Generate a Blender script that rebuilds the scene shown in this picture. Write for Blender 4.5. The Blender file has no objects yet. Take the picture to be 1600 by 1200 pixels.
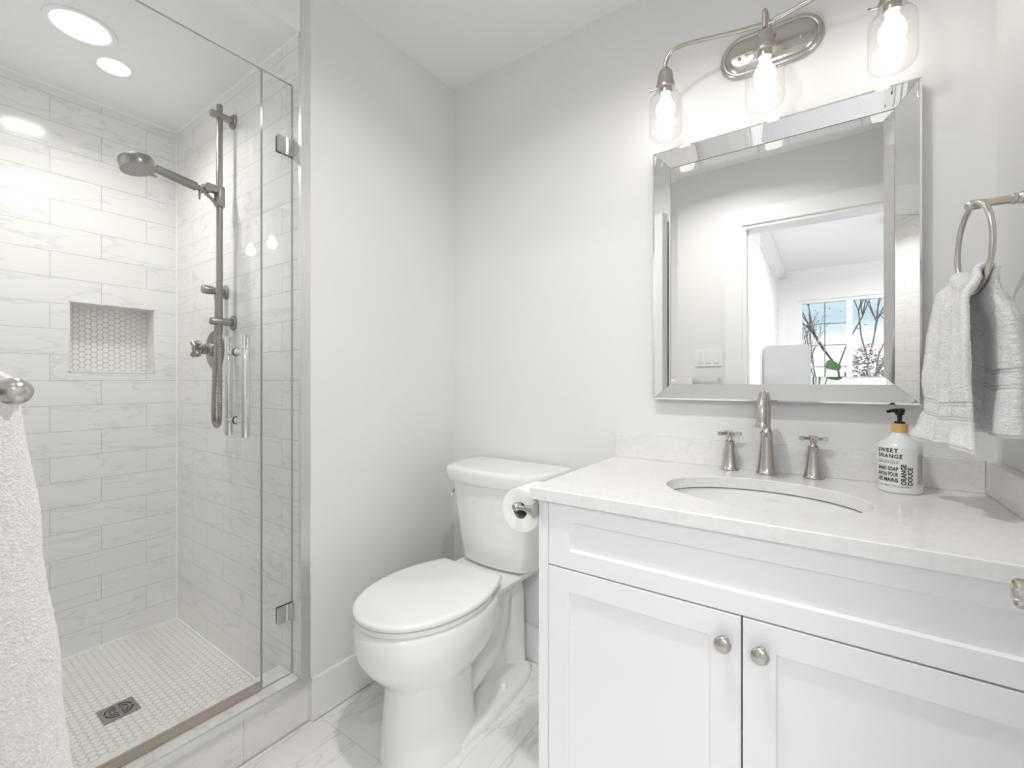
import bpy, bmesh, math, random
from mathutils import Vector, Matrix, noise as mnoise

SC = bpy.context.scene
COL = SC.collection
PI = math.pi
# ---------------------------------------------------------------- camera
YAW = math.radians(34.7812)
cam_d = bpy.data.cameras.new('camera')
cam = bpy.data.objects.new('camera', cam_d)
COL.objects.link(cam)
cam.location = (0, 0, 1.113)
cam.rotation_euler = (PI / 2, 0, YAW)
cam_d.sensor_fit = 'HORIZONTAL'
cam_d.sensor_width = 36
cam_d.lens = 700.3 / 1600 * 36
cam_d.shift_x = -6.23 / 1600
cam_d.shift_y = -4.86 / 1600
cam_d.clip_start = 0.01
SC.camera = cam
# ---------------------------------------------------------------- exposure
SC.view_settings.view_transform = 'Standard'
SC.view_settings.look = 'None'
SC.view_settings.gamma = 1
SC.view_settings.use_curve_mapping = False
SC.view_settings.exposure = 0.58
SC.cycles.max_bounces = 16
SC.cycles.diffuse_bounces = 8
SC.cycles.glossy_bounces = 8
SC.cycles.transparent_max_bounces = 24
SC.cycles.transmission_bounces = 8
SC.cycles.sample_clamp_indirect = 6
SC.cycles.use_denoising = True
SC.cycles.caustics_reflective = False
SC.cycles.caustics_refractive = False
# ---------------------------------------------------------------- world: cloudy bright sky
world = bpy.data.worlds.new('sky')
SC.world = world
world.use_nodes = True
wn = world.node_tree
wn.nodes.clear()
w_out = wn.nodes.new('ShaderNodeOutputWorld')
w_bg = wn.nodes.new('ShaderNodeBackground')
w_tc = wn.nodes.new('ShaderNodeTexCoord')
w_map = wn.nodes.new('ShaderNodeMapping')
w_map.inputs['Scale'].default_value = (1, 1, 5)
w_no = wn.nodes.new('ShaderNodeTexNoise')
w_no.inputs['Scale'].default_value = 2.2
w_no.inputs['Detail'].default_value = 5
w_ra = wn.nodes.new('ShaderNodeValToRGB')
w_ra.color_ramp.elements[0].position = 0.185
w_ra.color_ramp.elements[0].color = (0.95, 0.97, 1.0, 1)
w_ra.color_ramp.elements[1].position = 0.24
w_ra.color_ramp.elements[1].color = (0.46, 0.62, 0.70, 1)
w_el = w_ra.color_ramp.elements.new(0.34)
w_el.color = (0.80, 0.87, 0.93, 1)
wn.links.new(w_tc.outputs['Generated'], w_map.inputs['Vector'])
wn.links.new(w_map.outputs['Vector'], w_no.inputs['Vector'])
w_se = wn.nodes.new('ShaderNodeSeparateXYZ')
wn.links.new(w_tc.outputs['Generated'], w_se.inputs[0])
w_ma = wn.nodes.new('ShaderNodeMath'); w_ma.operation = 'MULTIPLY_ADD'
w_ma.inputs[1].default_value = 0.22
wn.links.new(w_no.outputs['Fac'], w_ma.inputs[0])
wn.links.new(w_se.outputs['Z'], w_ma.inputs[2])
wn.links.new(w_ma.outputs[0], w_ra.inputs['Fac'])
wn.links.new(w_ra.outputs['Color'], w_bg.inputs['Color'])
w_bg.inputs['Strength'].default_value = 0.95
wn.links.new(w_bg.outputs['Background'], w_out.inputs['Surface'])
# lamp strengths (each lamp's light sits in its own builder below)
POT_W = 6.7
SHOWER_POT_W = 3.0
FILL_POT_W = 14.0  # added bedroom downlights that brighten the bathroom through the doorway
FILL_LAMP_EMIT = 46.0  # added fill lamp on the bedroom ceiling
BULB_EMIT = 9.0

# ================================================================ helpers: materials
def new_mat(name):
    m = bpy.data.materials.new(name)
    m.use_nodes = True
    nt = m.node_tree
    b = nt.nodes['Principled BSDF']
    return m, nt, b

def setp(b, **kw):
    names = {'color': 'Base Color', 'rough': 'Roughness', 'metal': 'Metallic', 'spec': 'Specular IOR Level',
             'coat': 'Coat Weight', 'coat_rough': 'Coat Roughness', 'sheen': 'Sheen Weight', 'aniso': 'Anisotropic',
             'sss': 'Subsurface Weight', 'alpha': 'Alpha'}
    for k, v in kw.items():
        i = b.inputs[names[k]]
        i.default_value = (*v, 1) if k == 'color' else v

def N(nt, kind, **inputs):
    n = nt.nodes.new(kind)
    for k, v in inputs.items():
        n.inputs[k.replace('_', ' ')].default_value = v
    return n

def bump_from(nt, b, sock, strength, dist):
    bu = nt.nodes.new('ShaderNodeBump')
    bu.inputs['Strength'].default_value = strength
    bu.inputs['Distance'].default_value = dist
    nt.links.new(sock, bu.inputs['Height'])
    nt.links.new(bu.outputs['Normal'], b.inputs['Normal'])
    return bu

def plain(name, color, rough=0.5, metal=0.0, noise_amt=0.03, noise_scale=8.0, bump=0.0, bump_scale=300, **kw):
    """a painted or moulded surface with a faint procedural variation"""
    m, nt, b = new_mat(name)
    setp(b, color=color, rough=rough, metal=metal, **kw)
    tc = nt.nodes.new('ShaderNodeTexCoord')
    no = N(nt, 'ShaderNodeTexNoise', Scale=noise_scale, Detail=3.0)
    nt.links.new(tc.outputs['Object'], no.inputs['Vector'])
    ra = nt.nodes.new('ShaderNodeValToRGB')
    ra.color_ramp.elements[0].color = (*[max(0, c * (1 - noise_amt)) for c in color], 1)
    ra.color_ramp.elements[1].color = (*[min(1, c * (1 + noise_amt)) for c in color], 1)
    nt.links.new(no.outputs['Fac'], ra.inputs['Fac'])
    nt.links.new(ra.outputs['Color'], b.inputs['Base Color'])
    if bump:
        n2 = N(nt, 'ShaderNodeTexNoise', Scale=float(bump_scale), Detail=2.0)
        nt.links.new(tc.outputs['Object'], n2.inputs['Vector'])
        bump_from(nt, b, n2.outputs['Fac'], bump, 0.001)
    return m

def brushed(name, color, rough, stretch=(1, 1, 40), amt=0.025):
    m, nt, b = new_mat(name)
    setp(b, color=color, rough=rough, metal=1.0)
    tc = nt.nodes.new('ShaderNodeTexCoord')
    mp = nt.nodes.new('ShaderNodeMapping')
    mp.inputs['Scale'].default_value = stretch
    no = N(nt, 'ShaderNodeTexNoise', Scale=40.0, Detail=4.0)
    nt.links.new(tc.outputs['Object'], mp.inputs['Vector'])
    nt.links.new(mp.outputs['Vector'], no.inputs['Vector'])
    mr = nt.nodes.new('ShaderNodeMapRange')
    mr.inputs['To Min'].default_value = rough - amt
    mr.inputs['To Max'].default_value = rough + amt
    nt.links.new(no.outputs['Fac'], mr.inputs['Value'])
    nt.links.new(mr.outputs['Result'], b.inputs['Roughness'])
    return m

def thin_glass(name, tint=(0.986, 0.988, 0.985), f0=0.04):
    m = bpy.data.materials.new(name)
    m.use_nodes = True
    nt = m.node_tree
    nt.nodes.clear()
    out = nt.nodes.new('ShaderNodeOutputMaterial')
    tr = nt.nodes.new('ShaderNodeBsdfTransparent')
    tr.inputs['Color'].default_value = (*tint, 1)
    gl = nt.nodes.new('ShaderNodeBsdfGlossy')
    gl.inputs['Roughness'].default_value = 0.0
    lw = nt.nodes.new('ShaderNodeLayerWeight')
    lw.inputs['Blend'].default_value = 0.5
    po = nt.nodes.new('ShaderNodeMath'); po.operation = 'POWER'
    po.inputs[1].default_value = 5
    mr = nt.nodes.new('ShaderNodeMapRange')
    mr.inputs['To Min'].default_value = f0
    mr.inputs['To Max'].default_value = 1.0
    mx = nt.nodes.new('ShaderNodeMixShader')
    nt.links.new(lw.outputs['Facing'], po.inputs[0])
    nt.links.new(po.outputs[0], mr.inputs['Value'])
    nt.links.new(mr.outputs['Result'], mx.inputs['Fac'])
    nt.links.new(tr.outputs[0], mx.inputs[1])
    nt.links.new(gl.outputs[0], mx.inputs[2])
    nt.links.new(mx.outputs[0], out.inputs['Surface'])
    return m

def emit(name, color, strength):
    m = bpy.data.materials.new(name)
    m.use_nodes = True
    nt = m.node_tree
    nt.nodes.clear()
    out = nt.nodes.new('ShaderNodeOutputMaterial')
    e = nt.nodes.new('ShaderNodeEmission')
    e.inputs['Color'].default_value = (*color, 1)
    e.inputs['Strength'].default_value = strength
    nt.links.new(e.outputs[0], out.inputs['Surface'])
    return m

def stone_tiles(name, plane, origin, size, offset=0.5, base=(0.83, 0.828, 0.815), vein=(0.58, 0.58, 0.575),
                grout=(0.40, 0.39, 0.375), mortar=0.00075, rough=0.12, vein_scale=2.6, vein_hi=0.42, swap=False):
    """marble tiles in running bond; plane 'XZ', 'YZ', 'XY' or 'YX' says which axes run along and across the rows"""
    m, nt, b = new_mat(name)
    tc = nt.nodes.new('ShaderNodeTexCoord')
    se = nt.nodes.new('ShaderNodeSeparateXYZ')
    nt.links.new(tc.outputs['Object'], se.inputs[0])
    cb = nt.nodes.new('ShaderNodeCombineXYZ')
    for k in (0, 1):
        ad = nt.nodes.new('ShaderNodeMath'); ad.operation = 'SUBTRACT'
        ad.inputs[1].default_value = origin[k]
        nt.links.new(se.outputs['XYZ'.index(plane[k])], ad.inputs[0])
        nt.links.new(ad.outputs[0], cb.inputs[k])
    br = nt.nodes.new('ShaderNodeTexBrick')
    br.offset = offset
    br.offset_frequency = 2
    br.inputs['Scale'].default_value = 1
    br.inputs['Brick Width'].default_value = size[0]
    br.inputs['Row Height'].default_value = size[1]
    br.inputs['Mortar Size'].default_value = mortar
    br.inputs['Mortar Smooth'].default_value = 0.15
    br.inputs['Bias'].default_value = 0
    br.inputs['Color1'].default_value = (0, 0, 0, 1)
    br.inputs['Color2'].default_value = (1, 1, 1, 1)
    br.inputs['Mortar'].default_value = (0.5, 0.5, 0.5, 1)
    nt.links.new(cb.outputs[0], br.inputs['Vector'])
    # every tile gets its own piece of the stone
    sh = nt.nodes.new('ShaderNodeVectorMath'); sh.operation = 'MULTIPLY_ADD'
    sh.inputs[1].default_value = (7.3, 3.1, 5.7)
    nt.links.new(br.outputs['Color'], sh.inputs[0])
    nt.links.new(cb.outputs[0], sh.inputs[2])
    mp = nt.nodes.new('ShaderNodeMapping')
    mp.inputs['Rotation'].default_value = (0, 0, 0.50)
    mp.inputs['Scale'].default_value = (1.0, 4.6, 1.0)
    nt.links.new(sh.outputs[0], mp.inputs['Vector'])
    no = N(nt, 'ShaderNodeTexNoise', Scale=vein_scale, Detail=4.5, Roughness=0.5, Distortion=0.3)
    nt.links.new(mp.outputs['Vector'], no.inputs['Vector'])
    ra = nt.nodes.new('ShaderNodeValToRGB')
    cr = ra.color_ramp
    cr.elements[0].position = 0.0
    cr.elements[0].color = (*base, 1)
    cr.elements[1].position = 1.0
    cr.elements[1].color = (*[c * 0.97 for c in base], 1)
    e = cr.elements.new(0.470); e.color = (*[c * 0.99 for c in base], 1)
    e = cr.elements.new(0.492); e.color = (*[c * (1 - vein_hi) + v * vein_hi for c, v in zip(base, vein)], 1)
    e = cr.elements.new(0.508); e.color = (*base, 1)
    nt.links.new(no.outputs['Fac'], ra.inputs['Fac'])
    mx = nt.nodes.new('ShaderNodeMix'); mx.data_type = 'RGBA'
    nt.links.new(br.outputs['Fac'], mx.inputs['Factor'])
    nt.links.new(ra.outputs['Color'], mx.inputs['A'])
    mx.inputs['B'].default_value = (*grout, 1)
    nt.links.new(mx.outputs['Result'], b.inputs['Base Color'])
    rr = nt.nodes.new('ShaderNodeMapRange')
    rr.inputs['To Min'].default_value = rough
    rr.inputs['To Max'].default_value = 0.7
    nt.links.new(br.outputs['Fac'], rr.inputs['Value'])
    nt.links.new(rr.outputs['Result'], b.inputs['Roughness'])
    inv = nt.nodes.new('ShaderNodeMath'); inv.operation = 'SUBTRACT'
    inv.inputs[0].default_value = 1
    nt.links.new(br.outputs['Fac'], inv.inputs[1])
    bump_from(nt, b, inv.outputs[0], 0.35, 0.001)
    return m

def slab_stone(name, base, vein, rough=0.2, scale=2.2, amt=0.5, speck=0.02):
    m, nt, b = new_mat(name)
    setp(b, rough=rough)
    tc = nt.nodes.new('ShaderNodeTexCoord')
    mp = nt.nodes.new('ShaderNodeMapping')
    mp.inputs['Rotation'].default_value = (0.2, 0.1, 0.6)
    mp.inputs['Scale'].default_value = (1, 2.4, 1.5)
    nt.links.new(tc.outputs['Object'], mp.inputs['Vector'])
    no = N(nt, 'ShaderNodeTexNoise', Scale=scale, Detail=6.0, Roughness=0.6, Distortion=1.0)
    nt.links.new(mp.outputs['Vector'], no.inputs['Vector'])
    ra = nt.nodes.new('ShaderNodeValToRGB')
    cr = ra.color_ramp
    cr.elements[0].color = (*base, 1)
    cr.elements[1].color = (*base, 1)
    e = cr.elements.new(0.5); e.color = (*[c * (1 - amt) + v * amt for c, v in zip(base, vein)], 1)
    e = cr.elements.new(0.45); e.color = (*base, 1)
    e = cr.elements.new(0.56); e.color = (*base, 1)
    nt.links.new(no.outputs['Fac'], ra.inputs['Fac'])
    n2 = N(nt, 'ShaderNodeTexNoise', Scale=90.0, Detail=3.0)
    nt.links.new(tc.outputs['Object'], n2.inputs['Vector'])
    mr = nt.nodes.new('ShaderNodeMapRange')
    mr.inputs['From Min'].default_value = 0.35; mr.inputs['From Max'].default_value = 0.65
    mr.inputs['To Min'].default_value = 1 - speck; mr.inputs['To Max'].default_value = 1 + speck
    nt.links.new(n2.outputs['Fac'], mr.inputs['Value'])
    mu = nt.nodes.new('ShaderNodeVectorMath'); mu.operation = 'SCALE'
    nt.links.new(ra.outputs['Color'], mu.inputs[0])
    nt.links.new(mr.outputs['Result'], mu.inputs['Scale'])
    nt.links.new(mu.outputs[0], b.inputs['Base Color'])
    return m

def terry(name, color, band=None):
    m, nt, b = new_mat(name)
    setp(b, color=color, rough=0.95, spec=0.1, sheen=0.35)
    tc = nt.nodes.new('ShaderNodeTexCoord')
    vo = N(nt, 'ShaderNodeTexVoronoi', Scale=420.0)
    nt.links.new(tc.outputs['Object'], vo.inputs['Vector'])
    no = N(nt, 'ShaderNodeTexNoise', Scale=220.0, Detail=3.0)
    nt.links.new(tc.outputs['Object'], no.inputs['Vector'])
    mu = nt.nodes.new('ShaderNodeMath'); mu.operation = 'ADD'
    nt.links.new(vo.outputs['Distance'], mu.inputs[0])
    nt.links.new(no.outputs['Fac'], mu.inputs[1])
    bump_from(nt, b, mu.outputs[0], 0.6, 0.0018)
    ra = nt.nodes.new('ShaderNodeValToRGB')
    ra.color_ramp.elements[0].position = 0.3
    ra.color_ramp.elements[0].color = (*[c * 0.88 for c in color], 1)
    ra.color_ramp.elements[1].position = 0.8
    ra.color_ramp.elements[1].color = (*[min(1, c * 1.05) for c in color], 1)
    nt.links.new(no.outputs['Fac'], ra.inputs['Fac'])
    nt.links.new(ra.outputs['Color'], b.inputs['Base Color'])
    return m

M = {}
M['wall'] = plain('painted_wall', (0.800, 0.796, 0.790), 0.6, noise_amt=0.008, noise_scale=2, bump=0.05, bump_scale=500)
M['ceiling'] = plain('ceiling_paint', (0.86, 0.858, 0.853), 0.7, noise_amt=0.006, noise_scale=2)
M['trim'] = plain('white_trim_paint', (0.85, 0.847, 0.842), 0.35, noise_amt=0.006)
M['cab'] = plain('white_cabinet_paint', (0.84, 0.84, 0.842), 0.33, noise_amt=0.008, noise_scale=5)
M['porc'] = plain('porcelain', (0.85, 0.848, 0.84), 0.08, noise_amt=0.004, coat=0.4, coat_rough=0.04)
M['plastic'] = plain('white_seat_plastic', (0.84, 0.835, 0.825), 0.22, noise_amt=0.004)
ROW = 0.0983
M['tile_yz'] = stone_tiles('marble_tile_niche_wall', 'YZ', (0.5325, 0.5253 - 6 * ROW), (0.2925, ROW))
M['tile_xz'] = stone_tiles('marble_tile_valve_wall', 'XZ', (-1.5086 - 0.2945 * 20, 0.5253 - 6 * ROW), (0.2945, ROW))
M['floor'] = stone_tiles('marble_floor_tile', 'YX', (0.25, -3.175), (0.6, 0.3), offset=0.0, base=(0.85, 0.84, 0.825), vein=(0.50, 0.47, 0.44),
                         grout=(0.60, 0.585, 0.565), mortar=0.0014, rough=0.16, vein_scale=2.4, vein_hi=0.38)
M['curb'] = slab_stone('marble_curb', (0.80, 0.79, 0.775), (0.58, 0.57, 0.56), 0.15, 4.0, 0.45)
M['curb_face'] = stone_tiles('marble_curb_face', 'YZ', (0.62, -0.20), (0.2925, 0.36), offset=0.0, base=(0.77, 0.755, 0.745), vein_hi=0.4)
M['quartz'] = slab_stone('quartz_counter', (0.80, 0.79, 0.78), (0.66, 0.645, 0.63), 0.16, 3.0, 0.18, 0.025)
M['hex'] = plain('hexagon_ceramic', (0.82, 0.81, 0.79), 0.2, noise_amt=0.03, noise_scale=25)
M['grout'] = plain('pale_grout', (0.55, 0.535, 0.51), 0.9, noise_amt=0.05, noise_scale=60)
M['caulk'] = plain('white_caulk', (0.92, 0.918, 0.91), 0.5, noise_amt=0.01)
M['nickel'] = brushed('brushed_nickel', (0.53, 0.50, 0.465), 0.26)
M['nickel_h'] = brushed('brushed_nickel_rod', (0.56, 0.53, 0.495), 0.25, (40, 1, 1))
M['dark_nickel'] = brushed('satin_nickel_shower', (0.34, 0.32, 0.295), 0.30)
M['chrome'] = brushed('polished_chrome', (0.72, 0.72, 0.72), 0.05, amt=0.02)
M['steel_trim'] = brushed('satin_steel_edge', (0.78, 0.78, 0.77), 0.42)
M['mirror_side'] = plain('mirror_edge_backing', (0.35, 0.35, 0.33), 0.4)
M['glass'] = thin_glass('clear_shower_glass')
M['glass_edge'] = plain('glass_edge', (0.44, 0.465, 0.455), 0.15, coat=0.3)
M['jar'] = thin_glass('clear_jar_glass', (0.985, 0.985, 0.985), 0.06)
M['winglass'] = thin_glass('window_glass', (0.97, 0.98, 0.98))
M['bulb'] = emit('glowing_bulb', (1.0, 0.94, 0.87), BULB_EMIT)
M['lens'] = emit('downlight_lens', (1.0, 0.97, 0.93), 9.0)
M['dark'] = plain('gap_shade_black', (0.02, 0.02, 0.02), 0.7)  # near-black that paints the shade behind the vanity fronts
M['drain_hole'] = plain('drain_slot', (0.012, 0.012, 0.012), 0.8)
M['sweep'] = plain('door_sweep_vinyl', (0.42, 0.36, 0.30), 0.35)
M['towel'] = terry('grey_terry', (0.85, 0.84, 0.84))
M['towel_band'] = plain('towel_woven_band', (0.70, 0.685, 0.68), 0.9, bump=0.5, bump_scale=900)
M['bath_towel'] = terry('pale_terry', (0.91, 0.88, 0.868))
M['paper'] = plain('tissue_paper', (0.88, 0.88, 0.87), 0.95, bump=0.15, bump_scale=400)
M['card'] = plain('cardboard_core', (0.30, 0.27, 0.25), 0.9)
M['bottle'] = plain('white_bottle_plastic', (0.82, 0.815, 0.80), 0.18, noise_amt=0.004)
M['black'] = plain('black_plastic', (0.012, 0.012, 0.013), 0.35)
M['ink'] = plain('black_print', (0.02, 0.02, 0.02), 0.6)
M['grey_ink'] = plain('grey_print', (0.28, 0.275, 0.27), 0.6)
M['logo_ink'] = plain('grey_stamp', (0.62, 0.60, 0.59), 0.5)
M['silicone'] = plain('dark_seal', (0.20, 0.19, 0.18), 0.7)
def wood(name, c1, c2, scale=(1, 1, 14)):
    m, nt, b = new_mat(name)
    setp(b, rough=0.45)
    tc = nt.nodes.new('ShaderNodeTexCoord')
    mp = nt.nodes.new('ShaderNodeMapping'); mp.inputs['Scale'].default_value = scale
    no = N(nt, 'ShaderNodeTexNoise', Scale=30.0, Detail=4.0, Distortion=1.5)
    ra = nt.nodes.new('ShaderNodeValToRGB')
    ra.color_ramp.elements[0].position = 0.35; ra.color_ramp.elements[0].color = (*c1, 1)
    ra.color_ramp.elements[1].position = 0.65; ra.color_ramp.elements[1].color = (*c2, 1)
    nt.links.new(tc.outputs['Object'], mp.inputs['Vector']); nt.links.new(mp.outputs['Vector'], no.inputs['Vector'])
    nt.links.new(no.outputs['Fac'], ra.inputs['Fac']); nt.links.new(ra.outputs['Color'], b.inputs['Base Color'])
    return m
M['bamboo'] = wood('bamboo_collar', (0.62, 0.36, 0.13), (0.72, 0.46, 0.20))
M['oak'] = wood('bedroom_floor_wood', (0.40, 0.40, 0.405), (0.46, 0.455, 0.45), (14, 1, 1))
M['bed_wall'] = plain('bedroom_wall_paint', (0.83, 0.832, 0.84), 0.6, noise_amt=0.006)
M['uphol'] = plain('pale_grey_upholstery', (0.60, 0.60, 0.61), 0.9, bump=0.3, bump_scale=700)
M['brick'] = stone_tiles('white_painted_brick', 'YZ', (-6.0, 0.0), (0.21, 0.075), base=(0.80, 0.80, 0.80), vein=(0.7, 0.7, 0.7), grout=(0.68, 0.68, 0.68), mortar=0.004, rough=0.6)
M['leaf'] = plain('green_leaf', (0.10, 0.20, 0.06), 0.4, noise_amt=0.3, noise_scale=10)
M['leaf_red'] = plain('red_brown_leaf', (0.30, 0.10, 0.05), 0.6, noise_amt=0.4, noise_scale=6)
M['shrub'] = plain('dark_shrub_leaf', (0.20, 0.21, 0.18), 0.7, noise_amt=0.4, noise_scale=6)
M['bark'] = plain('grey_bark', (0.16, 0.13, 0.11), 0.9, noise_amt=0.3, noise_scale=20)
M['lawn'] = plain('distant_lawn', (0.25, 0.27, 0.22), 0.9, noise_amt=0.2, noise_scale=1)
M['facade'] = plain('distant_grey_facade', (0.50, 0.51, 0.53), 0.8)
M['roofing'] = plain('distant_roof', (0.20, 0.20, 0.22), 0.8)
M['pot'] = plain('white_ceramic_pot', (0.7, 0.7, 0.69), 0.3)
M['soil'] = plain('potting_soil', (0.05, 0.035, 0.025), 0.95)

# ================================================================ helpers: geometry
def bm_new():
    return bmesh.new()

def box(bm, x0, x1, y0, y1, z0, z1, bev=0.0, seg=2):
    g = bmesh.ops.create_cube(bm, size=1)
    vs = g['verts']
    for v in vs:
        v.co = Vector(((x0 + x1) / 2 + v.co.x * (x1 - x0), (y0 + y1) / 2 + v.co.y * (y1 - y0), (z0 + z1) / 2 + v.co.z * (z1 - z0)))
    if bev:
        es = list({e for v in vs for e in v.link_edges})
        bmesh.ops.bevel(bm, geom=es, offset=bev, segments=seg, affect='EDGES', clamp_overlap=True)
    return bm

def loft(bm, rings, cap0=True, cap1=True, closed=True):
    rows = [[bm.verts.new(p) for p in r] for r in rings]
    n = len(rows[0])
    for a, b in zip(rows, rows[1:]):
        for i in range(n if closed else n - 1):
            j = (i + 1) % n
            bm.faces.new((a[i], a[j], b[j], b[i]))
    if cap0: bm.faces.new(list(reversed(rows[0])))
    if cap1: bm.faces.new(rows[-1])
    return rows

def frame_axes(d):
    d = Vector(d).normalized()
    u = Vector((0, 0, 1)) if abs(d.z) < 0.95 else Vector((1, 0, 0))
    a = d.cross(u).normalized()
    b = d.cross(a).normalized()
    return a, b

def lathe(bm, prof, base, axis=(0, 0, 1), seg=32, cap0=True, cap1=True, sx=1.0, sy=1.0):
    """prof = [(radius, distance along axis)]"""
    base = Vector(base); ax = Vector(axis).normalized()
    a, b = frame_axes(ax)
    rings = []
    for r, t in prof:
        r = max(r, 1e-5)
        rings.append([base + ax * t + a * (r * sx * math.cos(2 * PI * i / seg)) + b * (r * sy * math.sin(2 * PI * i / seg)) for i in range(seg)])
    loft(bm, rings, cap0, cap1)
    return bm

def catmull(pts, n=6):
    P = [Vector(p) for p in pts]
    P = [P[0] * 2 - P[1]] + P + [P[-1] * 2 - P[-2]]
    out = []
    for i in range(1, len(P) - 2):
        for k in range(n):
            t = k / n
            a, b, c, d = P[i - 1], P[i], P[i + 1], P[i + 2]
            out.append(0.5 * ((2 * b) + (c - a) * t + (2 * a - 5 * b + 4 * c - d) * t * t + (3 * b - a - 3 * c + d) * t ** 3))
    out.append(P[-2])
    return out

def tube(bm, pts, rad, seg=12, caps=True, sx=1.0, sy=1.0):
    P = [Vector(p) for p in pts]
    n = len(P)
    R = rad if hasattr(rad, '__len__') else [rad] * n
    t0 = (P[1] - P[0]).normalized()
    a, b = frame_axes(t0)
    rings = []
    for i in range(n):
        t = (P[min(i + 1, n - 1)] - P[max(i - 1, 0)]).normalized()
        a = (a - t * a.dot(t))
        a = a.normalized() if a.length > 1e-6 else frame_axes(t)[0]
        b = t.cross(a).normalized()
        rings.append([P[i] + a * (R[i] * sx * math.cos(2 * PI * k / seg)) + b * (R[i] * sy * math.sin(2 * PI * k / seg)) for k in range(seg)])
    loft(bm, rings, caps, caps)
    return bm

def prism(bm, outline, z0, z1, bev=0.0, seg=3):
    """vertical prism from a plan outline [(x, y)]"""
    lo = [bm.verts.new((x, y, z0)) for x, y in outline]
    hi = [bm.verts.new((x, y, z1)) for x, y in outline]
    n = len(lo)
    fs = [bm.faces.new((lo[i], lo[(i + 1) % n], hi[(i + 1) % n], hi[i])) for i in range(n)]
    fb = bm.faces.new(list(reversed(lo))); ft = bm.faces.new(hi)
    if bev:
        bmesh.ops.bevel(bm, geom=list(ft.edges) + list(fb.edges), offset=bev, segments=seg, affect='EDGES')
    return bm

def finish(name, bm, mats, parent=None, smooth=40, recalc=True):
    if recalc:
        bmesh.ops.recalc_face_normals(bm, faces=bm.faces)
    base = Vector((0, 0, 0))
    p = parent
    while p is not None:
        base += Vector(p.location); p = p.parent
    if base.length: bmesh.ops.translate(bm, verts=bm.verts, vec=-base)
    me = bpy.data.meshes.new(name)
    bm.to_mesh(me); bm.free()
    for m in (mats if isinstance(mats, (list, tuple)) else [mats]):
        me.materials.append(m)
    if smooth:
        for p_ in me.polygons: p_.use_smooth = True
        me.set_sharp_from_angle(angle=math.radians(smooth))
    o = bpy.data.objects.new(name, me)
    COL.objects.link(o)
    if parent is not None: o.parent = parent
    return o

def tag(o, label, cat, group=None, kind=None):
    o['label'] = label; o['category'] = cat
    if group: o['group'] = group
    if kind: o['kind'] = kind
    return o

def thing(name, label, cat, loc, group=None):
    o = bpy.data.objects.new(name, None)
    o.empty_display_size = 0.05
    COL.objects.link(o)
    o.location = loc
    return tag(o, label, cat, group)

def struct(name, bm, m, label, cat, smooth=30, parent=None):
    o = finish(name, bm, m, parent, smooth)
    if parent is None: tag(o, label, cat, kind='structure')
    return o

# ================================================================ room dimensions
XN, YS, XW, YV, XR = -2.4136, 0.7904, -1.3908, 1.5107, 0.327   # niche wall, valve wall, toilet side wall, vanity wall, right wall
HC, HS, ZF = 2.4292, 2.2334, 0.0405                             # ceiling, shower ceiling, shower floor
YD = 0.0                                                         # wall with the doorway (its face)
XG = -1.444                                                      # shower glass
DOOR_L, DOOR_R, DOOR_H = -0.419, 0.300, 2.045

# ---------------------------------------------------------------- big structure
bm = bm_new(); box(bm, XW, XR + 0.12, -0.12, YV + 0.12, -0.06, 0.0)
struct('floor', bm, M['floor'], 'pale marble bathroom floor tiles under the toilet', 'floor')
bm = bm_new(); box(bm, XW, XR + 0.12, -0.12, YV + 0.12, HC, HC + 0.08)
struct('ceiling', bm, M['ceiling'], 'white bathroom ceiling above the mirror', 'ceiling')
bm = bm_new(); box(bm, XN - 0.2, XW, YS + 0.0295, YV + 0.12, -0.06, HC + 0.08)
struct('wall_left', bm, M['wall'], 'off-white wall between shower and toilet', 'wall')
bm = bm_new(); box(bm, XW, XR + 0.12, YV, YV + 0.12, 0.0, HC)
struct('wall_back', bm, M['wall'], 'off-white wall behind mirror and toilet', 'wall')
bm = bm_new(); box(bm, XR, XR + 0.12, -0.0, YV, 0.0, HC)
struct('wall_right', bm, M['wall'], 'off-white wall at right behind the towel ring', 'wall')
# doorway wall (seen in the mirror): left part, header
bm = bm_new()
box(bm, XN - 0.2, DOOR_L, -0.12, YD, -0.06, HC + 0.08)
box(bm, DOOR_L, XR + 0.12, -0.12, YD, DOOR_H, HC + 0.08)
struct('wall_front', bm, M['wall'], 'off-white wall around the doorway, seen in the mirror', 'wall')
# bulkhead over the shower
bm = bm_new(); box(bm, XN, XW, YD, YS + 0.0295, HS, HC + 0.08)
struct('ceiling_shower', bm, M['ceiling'], 'lower white ceiling over the shower', 'ceiling')
# shower walls with a niche opening
NY0, NY1, NZ0, NZ1, ND = 0.437, 0.7086, 1.1465, 1.4250, 0.09
bm = bm_new()
box(bm, XN - 0.2, XN, YD, NY0, -0.06, HS + 0.02)
box(bm, XN - 0.2, XN, NY1, YS + 0.03, -0.06, HS + 0.02)
box(bm, XN - 0.2, XN, NY0, NY1, -0.06, NZ0)
box(bm, XN - 0.2, XN, NY0, NY1, NZ1, HS + 0.02)
struct('wall_niche', bm, M['tile_yz'], 'white marble tiled shower wall with the niche', 'wall')
bm = bm_new(); box(bm, XN - 0.1, XW - 0.009, YS, YS + 0.029, 0.0, HS)
struct('wall_shower', bm, M['tile_xz'], 'white marble tiled shower wall with the slide bar', 'wall')
bm = bm_new(); box(bm, XN, XW - 0.02, YD, YD + 0.012, 0.0, HS)
struct('wall_shower_front', bm, M['tile_xz'], 'marble tiled shower wall nearest the viewer', 'wall')

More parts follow.
